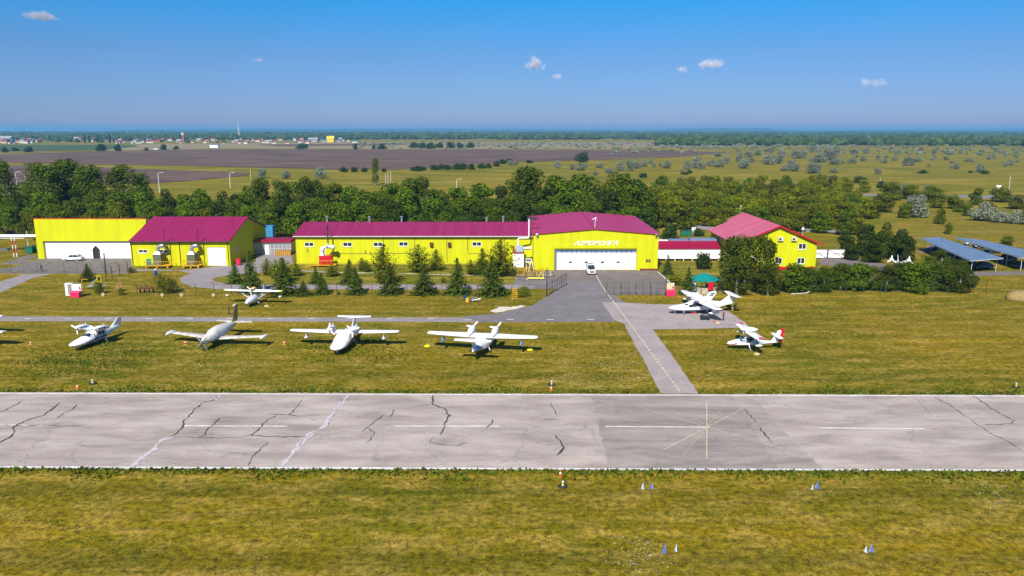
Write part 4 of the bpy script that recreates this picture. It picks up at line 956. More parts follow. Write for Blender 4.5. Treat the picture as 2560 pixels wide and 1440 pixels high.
# light parasol-wing flying boats
LB = [(3.1, .05, .72, .78, .86), (2.85, .30, .58, .78, 1.05), (2.2, .52, .45, .75, 1.25), (1.4, .62, .40, .75, 1.42), (.9, .64, .38, .75, 1.55), (.2, .64, .38, .75, 1.72), (-.5, .58, .38, .75, 1.62), (-1.1, .45, .42, .78, 1.35), (-1.9, .30, .55, .8, 1.15), (-3.0, .18, .68, .85, 1.08), (-4.0, .08, .8, .9, 1.05)]
def light_boat(label, loc, head, accent, cover, wingspan=5.2, redtail=False, dz=0):
    t = thing('light_flying_boat', label, 'light seaplane', loc, head)
    f = obj('fuselage', fus(LB), M_gloss, t, smooth=42)
    zw = 2.35
    for s in (1, -1):
        w = obj('wing', wingmesh([(0, .75, 1.35, zw), (wingspan*.9*s, .72, 1.3, zw+.08), (wingspan*.93*s, .7, 1.25, zw+.08)], thick=.12), M_gloss, t, smooth=42)
        obj('wing_tip', wingmesh([(wingspan*.93*s, .7, 1.25, zw+.08), (wingspan*s, .5, .85, zw+.08)], thick=.125), M_yel2 if not redtail else M_gloss, w)
        if redtail:
            b = MB(); b.add([(.35, 3.4*s, zw+.235), (.35, 4.6*s, zw+.245), (-.35, 4.6*s, zw+.175), (-.35, 3.4*s, zw+.165)], [(0, 1, 2, 3)]); obj('wing_panel', b, M_pink, w)
            b = MB(); b.add([(.5, .7*s, zw+.24), (.5, .9*s, zw+.24), (-.3, .9*s, zw+.16), (-.3, .7*s, zw+.16)], [(0, 1, 2, 3)]); obj('registration_mark', b, M_black, w)
        b = MB(); b.tube((.1, .55*s, .9), (.1, 2.9*s, zw+.02), .05, n=6); b.tube((-.35, .5*s, .9), (-.35, 2.9*s, zw+.02), .04, n=6); obj('wing_strut', b, M_white, t)
        b = MB(); b.ball((.1, (wingspan-.45)*s, 1.45), .25, 8, (2.0, .8, .6)); fl = obj('wing_float', b, M_white, t, smooth=60)
        b = MB(); b.tube((.1, (wingspan-.45)*s, 1.55), (.1, (wingspan-.45)*s, zw+.02), .03, n=5); obj('float_strut', b, M_grey, fl)
        b = MB(); b.tube((.25, .5*s, .65), (.25, 1.05*s, .25), .06, n=6); g = obj('main_gear', b, M_white, t); wheel(g, .25, 1.1*s, .2, .2, .12)
        obj('tailplane', wingmesh([(0, -3.3, .9, 1.75), (1.5*s, -3.45, .65, 1.75)], thick=.1), M_gloss, t, smooth=42)
        b = MB(); b.tube((.3, .3*s, 1.6), (.2, .35*s, zw), .04, n=5); b.tube((-.3, .3*s, 1.55), (-.3, .35*s, zw), .04, n=5); obj('cabane_strut', b, M_white, t)
    fo = obj('tail_fin', wingmesh([(0, -2.9, 1.25, 1.0), (0, -3.4, 1.1, 1.8), (0, -3.85, .9, 2.55)], thick=.1, vertical=True), M_gloss, t, smooth=42)
    b = MB(); b.prism([(-3.95, -.06, .8), (-4.55, -.06, .95), (-4.35, -.06, 1.3), (-4.75, -.06, 2.55), (-4.5, -.06, 2.75), (-4.1, -.06, 2.7), (-4.3, -.06, 2.3), (-3.98, -.06, 1.6)], (0, 0, 0), (0, .12, 0)); obj('rudder', b, M_red if redtail else M_yel2, fo) if redtail else obj('fin_tip', wingmesh([(0, -3.85, .9, 2.553), (0, -3.95, .75, 2.8)], thick=.11, vertical=True), M_yel2, fo)
    n = MB(); n.loft([[(x, w_*math.cos(a), z+h_*math.sin(a)) for a in [k*math.pi/5 for k in range(10)]] for x, w_, h_, z in ((.95, .15, .15, 2.75), (.8, .28, .26, 2.75), (.2, .32, .32, 2.75), (-.5, .26, .26, 2.7), (-1.0, .08, .08, 2.65))])
    na = obj('engine_nacelle', n, accent, t, smooth=42)
    b = MB(); b.box(-.2, .3, -.12, .12, zw+.1, 2.55); obj('engine_pylon', b, M_white, na)
    propeller(t, 1.0, 0, 2.78, .85, 3, M_gloss, .45 if not redtail else 1.2, .13, .15)
    if cover:
        cv = patch(LB, [(2.9, 1.8, 7), (2.2, 1.4, 7), (1.4, 1.2, 7), (.2, 1.2, 7), (-.6, 1.4, 7), (-1.0, 2, 7)], 0, 0, .05, (1, -1)); obj('silver_cover', cv, mat('silver_fabric_cover', (.6, .62, .72), .55, bump=.6, scale=3), f, smooth=60)
    else:
        cv = patch(LB, [(1.5, 4.2, 7), (1.1, 3.4, 7), (.75, 3.2, 7)], 0, 0, .02, (1, -1)); obj('windscreen', cv, mat('blue_tinted_glass', (.06, .12, .2), .05, spec=1), f)
        cv = patch(LB, [(.7, 3.0, 6.0), (.2, 2.8, 6.2), (-.35, 3.0, 6.2), (-.45, 3.4, 5.9)], 0, 0, .02, (1, -1)); obj('cockpit_opening', cv, M_glass, f)
        cv = patch(LB, [(-.55, 1.2, 4.6), (-1.2, 1.1, 4.4), (-1.75, 2.6, 3.6)], 0, 0, .02, (1, -1)); obj('blue_grey_panel', cv, mat('blue_grey_paint', lin(140, 165, 190)), f)
        cv = patch(LB, [(2.55, 2.2, 2.4), (2.3, 2.15, 3.0), (2.0, 2.3, 3.6), (1.92, 3.1, 4.3)], 0, 0, .02, (1, -1)); obj('nose_emblem', cv, M_pink, f)
        b = MB(); b.tube((1.6, 0, 1.3), (1.2, 0, 1.9), .03, n=5); obj('mast', b, M_grey, t)
    return t
h = R(-97); x, y = G(634, 762); light_boat('small white flying boat with yellow wing tips and silver cockpit cover', (x, y-.4+.9, 0), h, mat('ochre_engine_cover', lin(205, 160, 20), .7, bump=.4), True, 5.15)
h = R(183); x, y = G(1876, 878); light_boat('small flying boat with red rudder and pink wing panels on the right grass', (x+.2*1, y+1.2, 0), h, M_white, False, 4.1, True)

# ---------------- vegetation ----------------
def leafmesh(name, P, N, S, m, asp=(.55, 1.0)):
    """one small ragged leaf-clump face per point"""
    n = len(P); r = np.random.RandomState(n % 9973+int(abs(P[0][0])*1000) % 977)
    N = N/np.linalg.norm(N, axis=1, keepdims=True)
    a = r.normal(size=(n, 3)); U = np.cross(N, a); U /= np.linalg.norm(U, axis=1, keepdims=True); V = np.cross(N, U)
    S = S[:, None]; as_ = r.uniform(*asp, size=(n, 1))
    c = []
    for (x, y) in ((-1, -.7), (1, -1), (.8, 1), (-.7, .8)):
        jx = r.uniform(.5, 1.1, size=(n, 1))*x*.5; jy = r.uniform(.5, 1.1, size=(n, 1))*y*.5
        c.append(P+U*S*jx+V*S*jy*as_+N*S*r.uniform(-.12, .12, size=(n, 1)))
    verts = np.stack(c, 1).reshape(-1, 3).astype(np.float32)
    me = bpy.data.meshes.new(name); me.vertices.add(4*n); me.vertices.foreach_set('co', verts.ravel())
    me.loops.add(4*n); me.loops.foreach_set('vertex_index', np.arange(4*n, dtype=np.int32))
    me.polygons.add(n); me.polygons.foreach_set('loop_start', np.arange(0, 4*n, 4, dtype=np.int32)); me.polygons.foreach_set('loop_total', np.full(n, 4, np.int32))
    me.materials.append(m); me.update(calc_edges=True); return me
def leafmat(name, col, island=.6, objv=.22, rough=.75):
    m = mat(name, col, rough, var=.25, scale=.45, island=island, objv=objv, spec=.15, det=3)
    n = m.node_tree; b = n.nodes['Principled BSDF']; tr = n.nodes.new('ShaderNodeBsdfTranslucent'); mx = n.nodes.new('ShaderNodeMixShader')
    src = b.inputs['Base Color'].links[0].from_socket; n.links.new(src, tr.inputs[0]); mx.inputs[0].default_value = .25
    n.links.new(b.outputs[0], mx.inputs[1]); n.links.new(tr.outputs[0], mx.inputs[2]); n.links.new(mx.outputs[0], n.nodes['Material Output'].inputs[0])
    return m
L_dark = leafmat('dark_green_leaves', (.050, .080, .006)); L_mid = leafmat('green_leaves', (.100, .155, .004)); L_lime = leafmat('yellow_green_leaves', (.185, .205, .004))
L_olive = leafmat('olive_leaves', (.125, .145, .005)); L_silver = leafmat('silvery_leaves', (.25, .28, .19), .3, .15); L_con = leafmat('spruce_needles', (.080, .120, .008), .5, .2)
L_pine = leafmat('pine_needles', (.150, .175, .008), .5, .2); L_birch = leafmat('birch_leaves', (.080, .115, .006)); L_bush = leafmat('dark_bush_leaves', (.035, .070, .010), .4, .2)

def lobed(seed, lobes, n, size, out=.75, flat=0.):
    r = np.random.RandomState(seed); lo = np.array(lobes); w = (lo[:, 3]*lo[:, 4]*lo[:, 5])**.67; idx = r.choice(len(lo), n, p=w/w.sum())
    d = r.normal(size=(n, 3)); d /= np.linalg.norm(d, axis=1, keepdims=True)
    rad = 1-np.abs(r.normal(0, .22, n)); rad = np.clip(rad, .15, 1.02)*(1+.10*np.sin(d[:, 0]*7+seed)*np.cos(d[:, 1]*6)*1.0)
    L_ = lo[idx]; P = L_[:, :3]+d*L_[:, 3:]*rad[:, None]
    N = d*out+r.normal(size=(n, 3))*.55+np.array([0, 0, .35+flat])
    return P, N, size*r.uniform(.6, 1.35, n)
def trunkmb(h, r, seed, limbs=5, lean=.3):
    rr = random.Random(seed); mb = MB(); top = (rr.uniform(-lean, lean), rr.uniform(-lean, lean), h*.75)
    mb.tube((0, 0, 0), (top[0]*.4, top[1]*.4, h*.4), r, r*.7, 7); mb.tube((top[0]*.4, top[1]*.4, h*.4), top, r*.7, r*.2, 6)
    for k in range(limbs):
        z = h*rr.uniform(.25, .6); a = rr.uniform(0, 6.28); L_ = h*rr.uniform(.10, .2)
        mb.tube((top[0]*.4, top[1]*.4, z), (L_*math.cos(a), L_*math.sin(a), z+L_*.7), r*.4, r*.1, 5)
    return mb
def prototype(name, h, r, crown_mesh, bark, seed, cn='crown'):
    o = bpy.data.objects.new(name, None); o['h'] = h
    t = bpy.data.objects.new('trunk', trunkmb(h, r, seed).mesh('trunk', bark, 40)); t.parent = o
    c = bpy.data.objects.new(cn, crown_mesh); c.parent = o
    return [o, t, c, h]
def place(pr, x, y, h, label, cat, group, w=1., z=0., crown_m=None):
    o, t, c, H = pr; s = h/H
    r = o.copy(); C.objects.link(r); r.location = (x, y, z); r.rotation_euler = (0, 0, rnd.uniform(0, 6.28)); r.scale = (s*w, s*w, s)
    if 'h' in r: del r['h']
    for q in (t, c):
        k = q.copy(); C.objects.link(k); k.parent = r
    return tag(r, label, cat, group)
def decid(seed, H, R_, n, size, m, bark=M_bark, nl=11, name='broadleaf_tree', low=.10, pend=0):
    r = random.Random(seed); lobes = []
    for k in range(nl):
        t = r.random()**.8; z = H*(low+(.93-low)*t); rr = R_*(1.05-.75*abs(t-.35)**1.2)*r.uniform(.25, .75); a = r.uniform(0, 6.28); s = R_*r.uniform(.32, .52)
        lobes.append((rr*math.cos(a), rr*math.sin(a), min(z, H-s*.7), s, s, s*r.uniform(.65, .95)*(1+pend)))
    lobes.append((0, 0, H*.5, R_*.62, R_*.62, H*.40)); lobes.append((0, 0, H*.22, R_*.75, R_*.75, H*.2)); lobes.append((r.uniform(-.1, .1)*R_, 0, H-R_*.35, R_*.33, R_*.33, R_*.36))
    P, N, S_ = lobed(seed, lobes, n, size)
    return prototype(name, H, .022*H+.05, leafmesh('crown', P, N, S_, m), bark, seed)
T_dark = [decid(10+k, 11, 3.9, 5200, .46, L_dark) for k in range(3)]
T_mid = [decid(20+k, 11, 4.2, 5200, .46, L_mid) for k in range(4)]
T_lime = [decid(30+k, 9, 3.8, 4600, .44, L_lime) for k in range(3)]
T_olive = [decid(40+k, 9, 3.9, 4600, .44, L_olive) for k in range(3)]
T_birch = [decid(50+k, 13, 3.3, 5400, .36, L_birch, M_birch, 14, 'birch_tree', .10, .5) for k in range(3)]
T_silver = [decid(60+k, 5.5, 3.4, 2600, .40, L_silver, M_birch, 10, 'silver_bush', .12) for k in range(4)]
T_bush = [decid(70+k, 3, 2.6, 1500, .34, L_bush, M_bark, 7, 'green_bush', .1) for k in range(3)]
T_shrub = [decid(75+k, 3, 2.2, 2200, .20, L_olive, M_bark, 8, 'shrub', .1) for k in range(2)]
def conifer(seed, H, R_, m, tiers=38, size=.42, up=.12, dens=1., pine=False, name='spruce_tree'):
    r = np.random.RandomState(seed); P = []; N = []; S_ = []
    for k in range(int(tiers*dens)):
        t = k/(tiers*dens-1); z = H*(.03+.95*t**1.08)
        Rt = R_*((1-t)**.75 if not pine else min(1, (1-t)*1.9+.06)**.8*(.8+.2*math.sin(k*1.9)))*1.0+.06
        nb = int((16 if not pine else 15)*(1-t*.5))+2
        for j in range(nb):
            a = r.uniform(0, 6.28); L_ = Rt*r.uniform(.62, 1.15); q = int(max(3, L_/size*2.6))
            for i in range(q):
                f = (i+.6)/q; dz = up*L_*f*(1.8 if pine else -1)+(-.10*f*f*L_ if not pine else .35*f*f*L_)
                P.append((L_*f*math.cos(a)+r.normal(0, .06), L_*f*math.sin(a)+r.normal(0, .06), max(.08, z+dz+r.normal(0, .05))))
                N.append((math.cos(a)*.5+r.normal(0, .5), math.sin(a)*.5+r.normal(0, .5), .8)); S_.append(size*r.uniform(.6, 1.25)*(1-.35*t))
    for i in range(14): P.append((r.normal(0, .03), r.normal(0, .03), H*(.93+.07*i/14))); N.append(r.normal(size=3)); S_.append(size*.45)
    return prototype(name, H, .09+.008*H, leafmesh('needles', np.array(P), np.array(N), np.array(S_), m, (.3, .8)), M_bark, seed, 'needles')
S_con = [conifer(80+k, 7, 2.1+.15*k, L_con) for k in range(3)]
S_pine = [conifer(90+k, 6, 2.0, L_pine, 26, .40, .22, 1., True, 'pine_tree') for k in range(3)]
S_thuja = [conifer(95, 5, .8, L_con, 26, .26, .3)]

def ptree(pr, px, py, top, label, cat, group, wpx=None, baseR=None):
    x, y = G(px, py); h = max(.5, zat(top, y)); w = 1.
    if wpx:
        s = F/(y*math.cos(TH)+HC*math.sin(TH)); w = (wpx/2/s)/(baseR*h/pr[3])
    return place(pr, x, y, h, label, cat, group, w)
con = 'spruce row between the long hall and the fence'
CF = [(629,732,627,52,0,'tall narrow spruce behind the yellow tipped flying boat'),(588,708,654,38,1,'short dark spruce right of the curved drive'),(712,736,646,58,2,'wide spruce at the left end of the fence row'),
(759,739,701,36,0,'low bushy spruce beside the fence row, third from left'),(790,709,668,30,1,'slim spruce behind a shorter one below the boiler unit'),(805,735,681,36,2,'short dense spruce on the near verge below the red boiler unit'),
(889,735,666,44,1,'spruce on the near verge below the second hall window'),(875,709,648,42,2,'spruce standing behind the one below the second hall window'),(976,735,658,54,0,'big dark spruce in front of the tallest pine'),
(1061,735,660,56,1,'broad spruce on the near verge below the right hall windows'),(1144,735,644,54,2,'broad dark spruce with a thin pointed top, standing alone'),(1230,738,640,66,0,'biggest dark spruce at the right end of the fence row'),
(1720,736,667,36,1,'dark spruce left of the teal roofed gazebo'),(1669,686,636,24,2,'small pointed spruce right of the big hangar'),(220,702,659,36,0,'small spruce among the scrap beside the left fence'),(1206,686,620,44,2,'tall spruce left of the boiler cabinet')]
for px, py, top, w, k, lb in CF: ptree(S_con[k], px, py, top, lb, 'spruce', con, w*1.35, 2.2)
PF = [(961,709,611,56,0,'tallest pine, candle-like shoots against the hall wall'),(1047,680,612,56,1,'full pine right of the last pair of hall windows'),(1091,676,624,36,2,'small round pine under the wall vents'),(1252,690,600,70,0,'big pine at the right end of the long hall'),
(830,690,662,34,1,'low pine in front of the red boiler unit'),(741,690,657,28,2,'small pine at the left corner of the long hall'),(905,676,645,26,0,'small pine close to the hall wall, left of a smaller one'),(917,679,650,22,1,'tiny pine touching a small pine at the hall wall'),
(1177,686,649,26,2,'small thin pine under the blank hall wall'),(1109,707,692,14,0,'knee high pine sapling on the lawn'),(706,706,645,46,1,'loose pine behind the widest spruce at the left'),(668,688,646,28,2,'young pine nearest the drive between the buildings'),(690,697,650,34,0,'middle one of three young pines beside the drive')]
for px, py, top, w, k, lb in PF: ptree(S_pine[k], px, py, top, lb, 'pine', 'pines on the lawn by the long hall', w*1.3, 2.0)
SH = [(416,734,686,66,'ragged dark shrub between the plank bench and a cream tyre', 0),(1313,742,716,46,'olive bush beside the yellow step ladder', 1),(1271,737,722,26,'low green bush left of the yellow step ladder', 0),(247,735,705,34,'small bush behind the pink fire box', 1),
(328,682,668,26,'weedy shrub at the foot of the bent fence posts', 0),(305,738,720,22,'thin bush beside the wooden chair', 1),(847,737,728,12,'tiny bush at the fence foot below the boiler unit', 0)]
for px, py, top, w, lb, k in SH: ptree(T_shrub[k], px, py, top, lb, 'shrub', None if 0 else 'shrubs along the fence', w, 2.3)
ptree(T_bush[0], 1758, 673, 633, 'round clipped green bush in front of the white passage', 'bush', None, 52, 2.6)
ptree(T_bush[1], 1672, 602, 562, 'dark shrubbery behind the right corner of the big hangar', 'bush', None, 60, 2.6)
ptree(T_bush[2], 1745, 590, 570, 'bush beside the green waste bins behind the passage', 'bush', None, 34, 2.6)
ptree(T_lime[0], 1690, 712, 690, 'low yellow green weeds at the right kerb of the hangar yard', 'bush', None, 46, 3.8)

# birch group before the office and the long birch row
BG = [(1822,730,598,84,0,'birch nearest the gazebo in the clump before the office'),(1862,712,590,80,1,'tallest birch of the clump, just left of the office gable'),(1905,731,592,86,2,'right hand birch of the clump, in front of the office wall'),(1840,738,648,80,0,'low full birch at the front of the clump'),(1918,738,660,74,1,'low birch at the clump front, touching the fence')]
for px, py, top, w, k, lb in BG: ptree(T_birch[k], px, py, top, lb, 'birch', 'birches before the office', w, 3.3)
wd = ['office', 'white gate', 'yard bend']
for k, px in enumerate(range(1985, 2440, 38)):
    top = 664+rnd.uniform(-12, 8)+(6 if px > 2380 else 0)
    ptree(T_birch[k % 3] if k % 4 else T_mid[k % 3], px+rnd.uniform(-5, 5), 728+rnd.uniform(-4, 4), top, 'broad birch in the hedge-like row right of the office, dark low foliage', 'birch', 'birch row behind the right fence', rnd.uniform(62, 76), 3.4)
for k, px in enumerate(range(2000, 2440, 52)):
    ptree(T_dark[k % 3], px+rnd.uniform(-8, 8), 718+rnd.uniform(-4, 2), 668+rnd.uniform(-6, 8), 'dark tree standing behind the birch row right of the office', 'tree', 'dark trees behind the birch row', rnd.uniform(54, 66), 3.9)
for px, py, top, lb in ((2350, 690, 625, 'birch with pale trunk left of the carports'), (2315, 694, 640, 'yellowish birch between the dark trees and the carports'), (2395, 700, 650, 'low birch in front of the nearer carport')):
    ptree(T_birch[1], px, py, top, lb, 'birch', None, 52, 3.3)
for px, py, top, w in ((2115, 642, 585, 54), (2160, 640, 560, 64), (2210, 645, 555, 66), (2245, 650, 575, 56), (2185, 655, 600, 66), (2268, 660, 590, 50), (2130, 650, 610, 50)):
    ptree(T_dark[(px//5) % 3], px, py, top, 'dark dense tree in the clump behind the office yard', 'tree', 'dark clump behind the office yard', w, 3.9)

# tree belt behind the buildings
def belt(label, group, x0, x1, rows, kinds, cat='tree'):
    for D, top_lo, top_hi, step in rows:
        x = x0+rnd.uniform(0, step)
        while x < x1:
            pr = rnd.choice(kinds); px_c = x
            X = xat(px_c, D, 5); h = max(3, zat(rnd.uniform(top_lo, top_hi), D))
            place(pr, X, D+rnd.uniform(-4, 4), h, label, cat, group, rnd.uniform(.95, 1.25)); x += step*rnd.uniform(.75, 1.25)
MD = T_mid+T_dark
belt('leafy tree at the near edge of the wood behind the left hangar', 'near trees behind the left hangar', -40, 700, [(214, 500, 530, 46)], T_mid+T_olive)
belt('leafy tree deep in the wood behind the left hangar', 'far trees behind the left hangar', -60, 720, [(229, 475, 515, 48), (246, 462, 490, 52)], MD)
belt('leafy tree at the near edge of the wood behind the long hall', 'near trees behind the long hall', 700, 1640, [(216, 494, 526, 46)], MD)
belt('leafy tree deep in the wood behind the long hall', 'far trees behind the long hall', 720, 1640, [(230, 466, 500, 48), (248, 450, 486, 52)], MD+T_mid)
for px, D, top, pr, lb, w in ((120, 240, 413, 1, 'tall dark tree, second from left in the skyline behind the left hangar', 1.1), (185, 250, 405, 0, 'tallest dark tree behind the left hangar', 1.2), (20, 262, 404, 2, 'tall tree cut by the left frame edge', 1.2), (95, 255, 408, 1, 'slim tree with pale trunk standing apart at the left', .8), (240, 246, 420, 0, 'wide dark tree in the skyline left of the first lamp', 1.2), (300, 245, 418, 2, 'round dark tree in the skyline left of the first lamp', 1.3), (350, 243, 432, 1, 'dark tree at the right shoulder of the left skyline group', 1.1),
    (655, 236, 450, 0, 'dark tree below the first silver bush', 1.0), (760, 234, 446, 2, 'dark tree in the skyline above the hall left end', 1.0), (700, 238, 452, 1, 'dark tree between two silver bushes', 1.0), (1310, 230, 424, 0, 'big drooping birch towering above the hall right end', 1.35), (1290, 228, 450, 1, 'lower birch beside the big drooping one', 1.2), (1060, 236, 447, 2, 'broad tree in the skyline above the hall middle', 1.2), (1030, 234, 452, 0, 'tree beside the broad one above the hall middle', 1.1)):
    X = xat(px, D, 5); place(T_birch[pr], X, D, zat(top, D), lb, 'tree', None, w*1.1)
for px, D, top, lb in ((1385, 236, 436, 'light green tree above the left part of the big hangar roof'), (1455, 238, 434, 'light green tree above the middle of the big hangar roof'), (1560, 232, 432, 'lime green tree rising above the right part of the hangar roof'), (1420, 234, 452, 'rounded tree just behind the hangar ridge'), (1510, 234, 462, 'low rounded tree behind the hangar ridge right')):
    place(T_mid[px % 4], xat(px, D, 5), D, zat(top, D), lb, 'tree', None, 1.1)
# low bright thicket to the right
def thicket_top(px): return 432+18*abs((px-1930)/300)**1.5
n_ = 0
for D, st in ((222, 60), (238, 60), (256, 58), (276, 56), (298, 54), (322, 52), (350, 48), (380, 46)):
    x = 1610+rnd.uniform(0, 30)+(D-222)*.1
    while x < (2200 if D < 300 else 2150):
        if not (D < 232 and 1620 < x < 1820) and not (D < 250 and x > 2160):
            X = xat(x, D, 3); h = rnd.uniform(6.2, 8.0)*(1 if x < 2120 else .8)
            place(rnd.choice(T_lime+T_olive[:2]+T_mid[:1]) if D > 235 else rnd.choice(T_olive+T_lime+T_mid), X, D+rnd.uniform(-6, 6), h, 'bright leafy tree in the low thicket behind the office' if D > 260 else 'leafy tree at the near edge of the thicket behind the office', 'tree', 'thicket trees, far part' if D > 260 else 'thicket trees, near part', rnd.uniform(1.15, 1.5))
        x += st*.72*rnd.uniform(.8, 1.2)
for px, py, top, w, lb in ((1620, 585, 530, 56, 'yellow green tree touching the right slope of the hangar roof'), (1640, 570, 500, 50, 'yellow green tree at the left end of the thicket'), (1690, 550, 490, 60, 'leafy tree above the grey road')):
    ptree(T_lime[px % 3], px, py, top, lb, 'tree', None, w, 3.8)
# scattered growth right of the thicket
for px, py, top, w, k in ((2230,500,455,60,0),(2275,498,460,54,1),(2210,530,480,60,2),(2320,505,465,50,0),(2345,520,478,44,1),(2440,512,470,40,0),(2500,505,468,60,2),(2540,522,486,50,1),(2385,522,485,46,2),(2400,530,500,40,0),(2560,560,530,50,1),(2470,540,505,40,2),(2590,530,490,60,0),(2350,560,520,30,1),(2370,585,555,24,2),(2515,615,590,36,0),(2260,545,505,44,2),(2060,575,545,44,0),(2130,560,530,50,1),(1935,575,540,56,2),(2420,540,508,30,1),(2345,500,470,40,2),(2180,545,500,56,0)):
    ptree((T_olive+T_lime)[k], px, py, top, 'loose olive green young tree on the rough meadow at the right', 'tree', 'young trees on the right meadow', w, 3.9)
for px, py, top, w, lb in ((2290,543,488,74,'large silver green bush standing alone on the meadow'),(2460,552,505,62,'silver bush at the far right of the meadow'),(2500,556,528,54,'low silver bush beside a taller one at the right'),(2235,482,458,38,'silver bush at the right end of the thicket'),(2262,484,460,36,'twin silver bush beside another at the thicket end'),(2318,480,462,30,'small silver bush near the highway'),(2545,560,525,46,'silver bush cut by the right frame edge'),
    (655,445,421,28,'silver bush on the field edge above the left hangar roof'),(713,447,425,26,'small silver bush behind the belt trees'),(801,446,412,32,'tall silver bush left of the long dark hedge')):
    ptree(T_silver[px % 4], px, py, top, lb, 'silver bush', None, w, 3.4)
# steppe bushes
SB = [(1392,419,401,20),(1430,423,411,20),(1452,425,405,30),(1466,417,409,12),(1497,418,408,28),(1488,437,426,16),(1525,432,418,30),(1550,426,402,28),(1575,427,399,26),(1588,420,403,34),(1610,416,400,22),(1626,408,394,16),(1634,418,408,14),(1650,415,409,14),(1668,420,401,26),
 (1718,423,402,24),(1742,420,390,34),(1755,422,404,26),(1780,415,398,30),(1800,417,397,30),(1815,409,390,20),(1795,391,382,26),(1845,403,385,20),(1857,420,396,34),(1878,407,393,24),(1850,395,380,20),(1870,392,378,30),(1893,388,373,20),(1922,410,385,40),(1945,408,384,28),(1925,378,368,34),(1955,395,372,22),
 (1975,425,399,30),(1985,427,409,28),(1960,426,414,20),(1990,395,375,38),(2010,395,378,26),(2030,380,365,22),(2030,432,407,44),(2043,431,408,24),(2050,405,382,44),(2075,400,372,40),(2088,384,366,34),(2085,410,396,30),(2105,407,394,24),(2130,408,396,26),(2135,386,370,26),(2165,382,368,20),(2158,402,388,18),
 (2195,397,386,14),(2212,407,396,18),(2227,378,363,16),(2240,387,375,14),(2238,401,391,14),(2270,413,392,36),(2293,404,392,24),(2303,376,366,12),(2335,385,372,14),(2342,375,368,12),(2363,384,378,14),(2332,400,392,12),(2380,385,378,12),(2402,382,372,18),(2390,422,408,20),(2420,403,394,18),(2430,405,396,14),
 (2450,430,410,30),(2472,398,386,16),(2482,392,380,14),(2515,416,405,16),(2540,391,383,14),(2526,412,399,24),(2508,382,375,14),(2490,377,368,16),(2378,421,414,14),(2195,435,421,22),(2085,431,419,22),(1705,430,421,14)]
n0 = 0
for px, py, top, w in SB:
    ptree(T_silver[px % 4], px, py+1, top, 'grey green rounded bush on the open steppe behind the thicket', 'silver bush', 'silver bushes on the steppe', w*1.05, 3.4)
for k in range(120):
    px = rnd.choice((rnd.uniform(1850, 2560), rnd.uniform(1850, 2560), rnd.uniform(1560, 2560))); py = 358+abs(rnd.gauss(0, 18))+2
    hh = rnd.uniform(4, 9)*(py-326)/70; ptree(T_silver[k % 4], px, py, py-hh, 'tiny far bush on the distant steppe', 'bush', 'far bushes on the steppe', hh*2.0, 3.4)
GB = [(1712,436,430,24),(1724,433,424,16),(1608,444,433,28),(2306,434,425,24),(2425,432,426,16),(2460,435,426,26),(1457,406,379,36),(1445,403,388,22),
 (860,430,417,24),(885,430,418,24),(912,430,419,22),(960,430,421,16),(1035,427,417,22),(1048,428,414,28),(1060,426,416,22),(1083,425,412,24),(1100,424,410,28),(1120,424,411,30),(1142,424,408,34),(1158,423,409,30),(1180,424,409,26),(1205,421,408,28),(1222,420,409,24),(1240,416,402,26),(1258,410,398,26),(1272,411,397,24),(1322,408,399,22),
 (255,378,360,32),(295,378,360,20),(367,378,368,14),(411,375,361,20),(440,374,364,16),(752,373,358,26),(765,371,360,18),(889,374,357,14),(934,373,361,12),(956,373,359,24),(1035,370,356,30),(1055,371,355,26),(1075,372,356,32),(1100,370,356,28),(1125,371,355,30),(1150,371,356,26),(1175,370,355,24),(40,378,368,26),(70,380,366,30),(12,381,368,20),(1990,500,486,26),(2505,495,480,30),(2200,470,452,30),(2150,458,440,40)]
for px, py, top, w in GB:
    ptree(T_bush[px % 3], px, py, top, 'dark green bush in the line along the ploughed field' if 1000 < px < 1300 and py > 400 else ('dark bush beyond the ploughed field' if py < 383 else 'dark round bush alone in the far grass'), 'bush', 'field edge bushes' if 1000 < px < 1300 and py > 400 else ('bushes beyond the ploughed field' if py < 383 else 'single dark bushes'), w, 2.6)
for px, py, top, w, lb in ((1278,413,400,22,'silver bush at the right end of the dark hedge'),(1291,412,401,18,'smaller silver bush at the hedge end')): ptree(T_silver[1], px, py, top, lb, 'silver bush', None, w, 3.4)
ptree(T_birch[0], 938, 462, 398, 'slender birch with bare pale trunk alone above the belt', 'birch', None, 24, 3.3)

# distant woods, read as one mass
def wood(name, x0, x1, D0_, D1_, n, hh, seed, m, wd=14):
    r = np.random.RandomState(seed); mb_v = []; mb_f = []
    X = r.uniform(x0, x1, n); D_ = r.uniform(D0_, D1_, n)
    k = 0
    for a, D in zip(X, D_):
        x = xat(a, D); h = hh*r.uniform(.55, 1.25); w = wd*r.uniform(.6, 1.4)
        o = len(mb_v)
        for zz, rr in ((0, .75), (.45, 1.0), (.8, .72), (1.0, .25)):
            for i in range(7):
                t = 2*math.pi*i/7+k; j = r.uniform(.7, 1.25); mb_v.append((x+w*.5*rr*j*math.cos(t), D+w*.5*rr*j*math.sin(t), h*zz*r.uniform(.9, 1.1)))
        for q in range(3):
            for i in range(7): mb_f.append((o+q*7+i, o+q*7+(i+1) % 7, o+(q+1)*7+(i+1) % 7, o+(q+1)*7+i))
        mb_f.append(tuple(o+21+i for i in range(7))); k += 1
    me = bpy.data.meshes.new(name); me.from_pydata(mb_v, [], mb_f); me.materials.append(m); o = bpy.data.objects.new(name, me); C.objects.link(o); o['kind'] = 'stuff'; return o
L_far = mat('far_tree_foliage', (.045, .07, .018), .9, var=.35, scale=.12, island=.45, spec=.1)
wood('far_wood', -100, 2660, 2500, 4200, 2600, 13, 3, L_far, 22)
wood('far_wood', 1640, 2660, 1500, 2300, 900, 12, 4, L_far, 16)
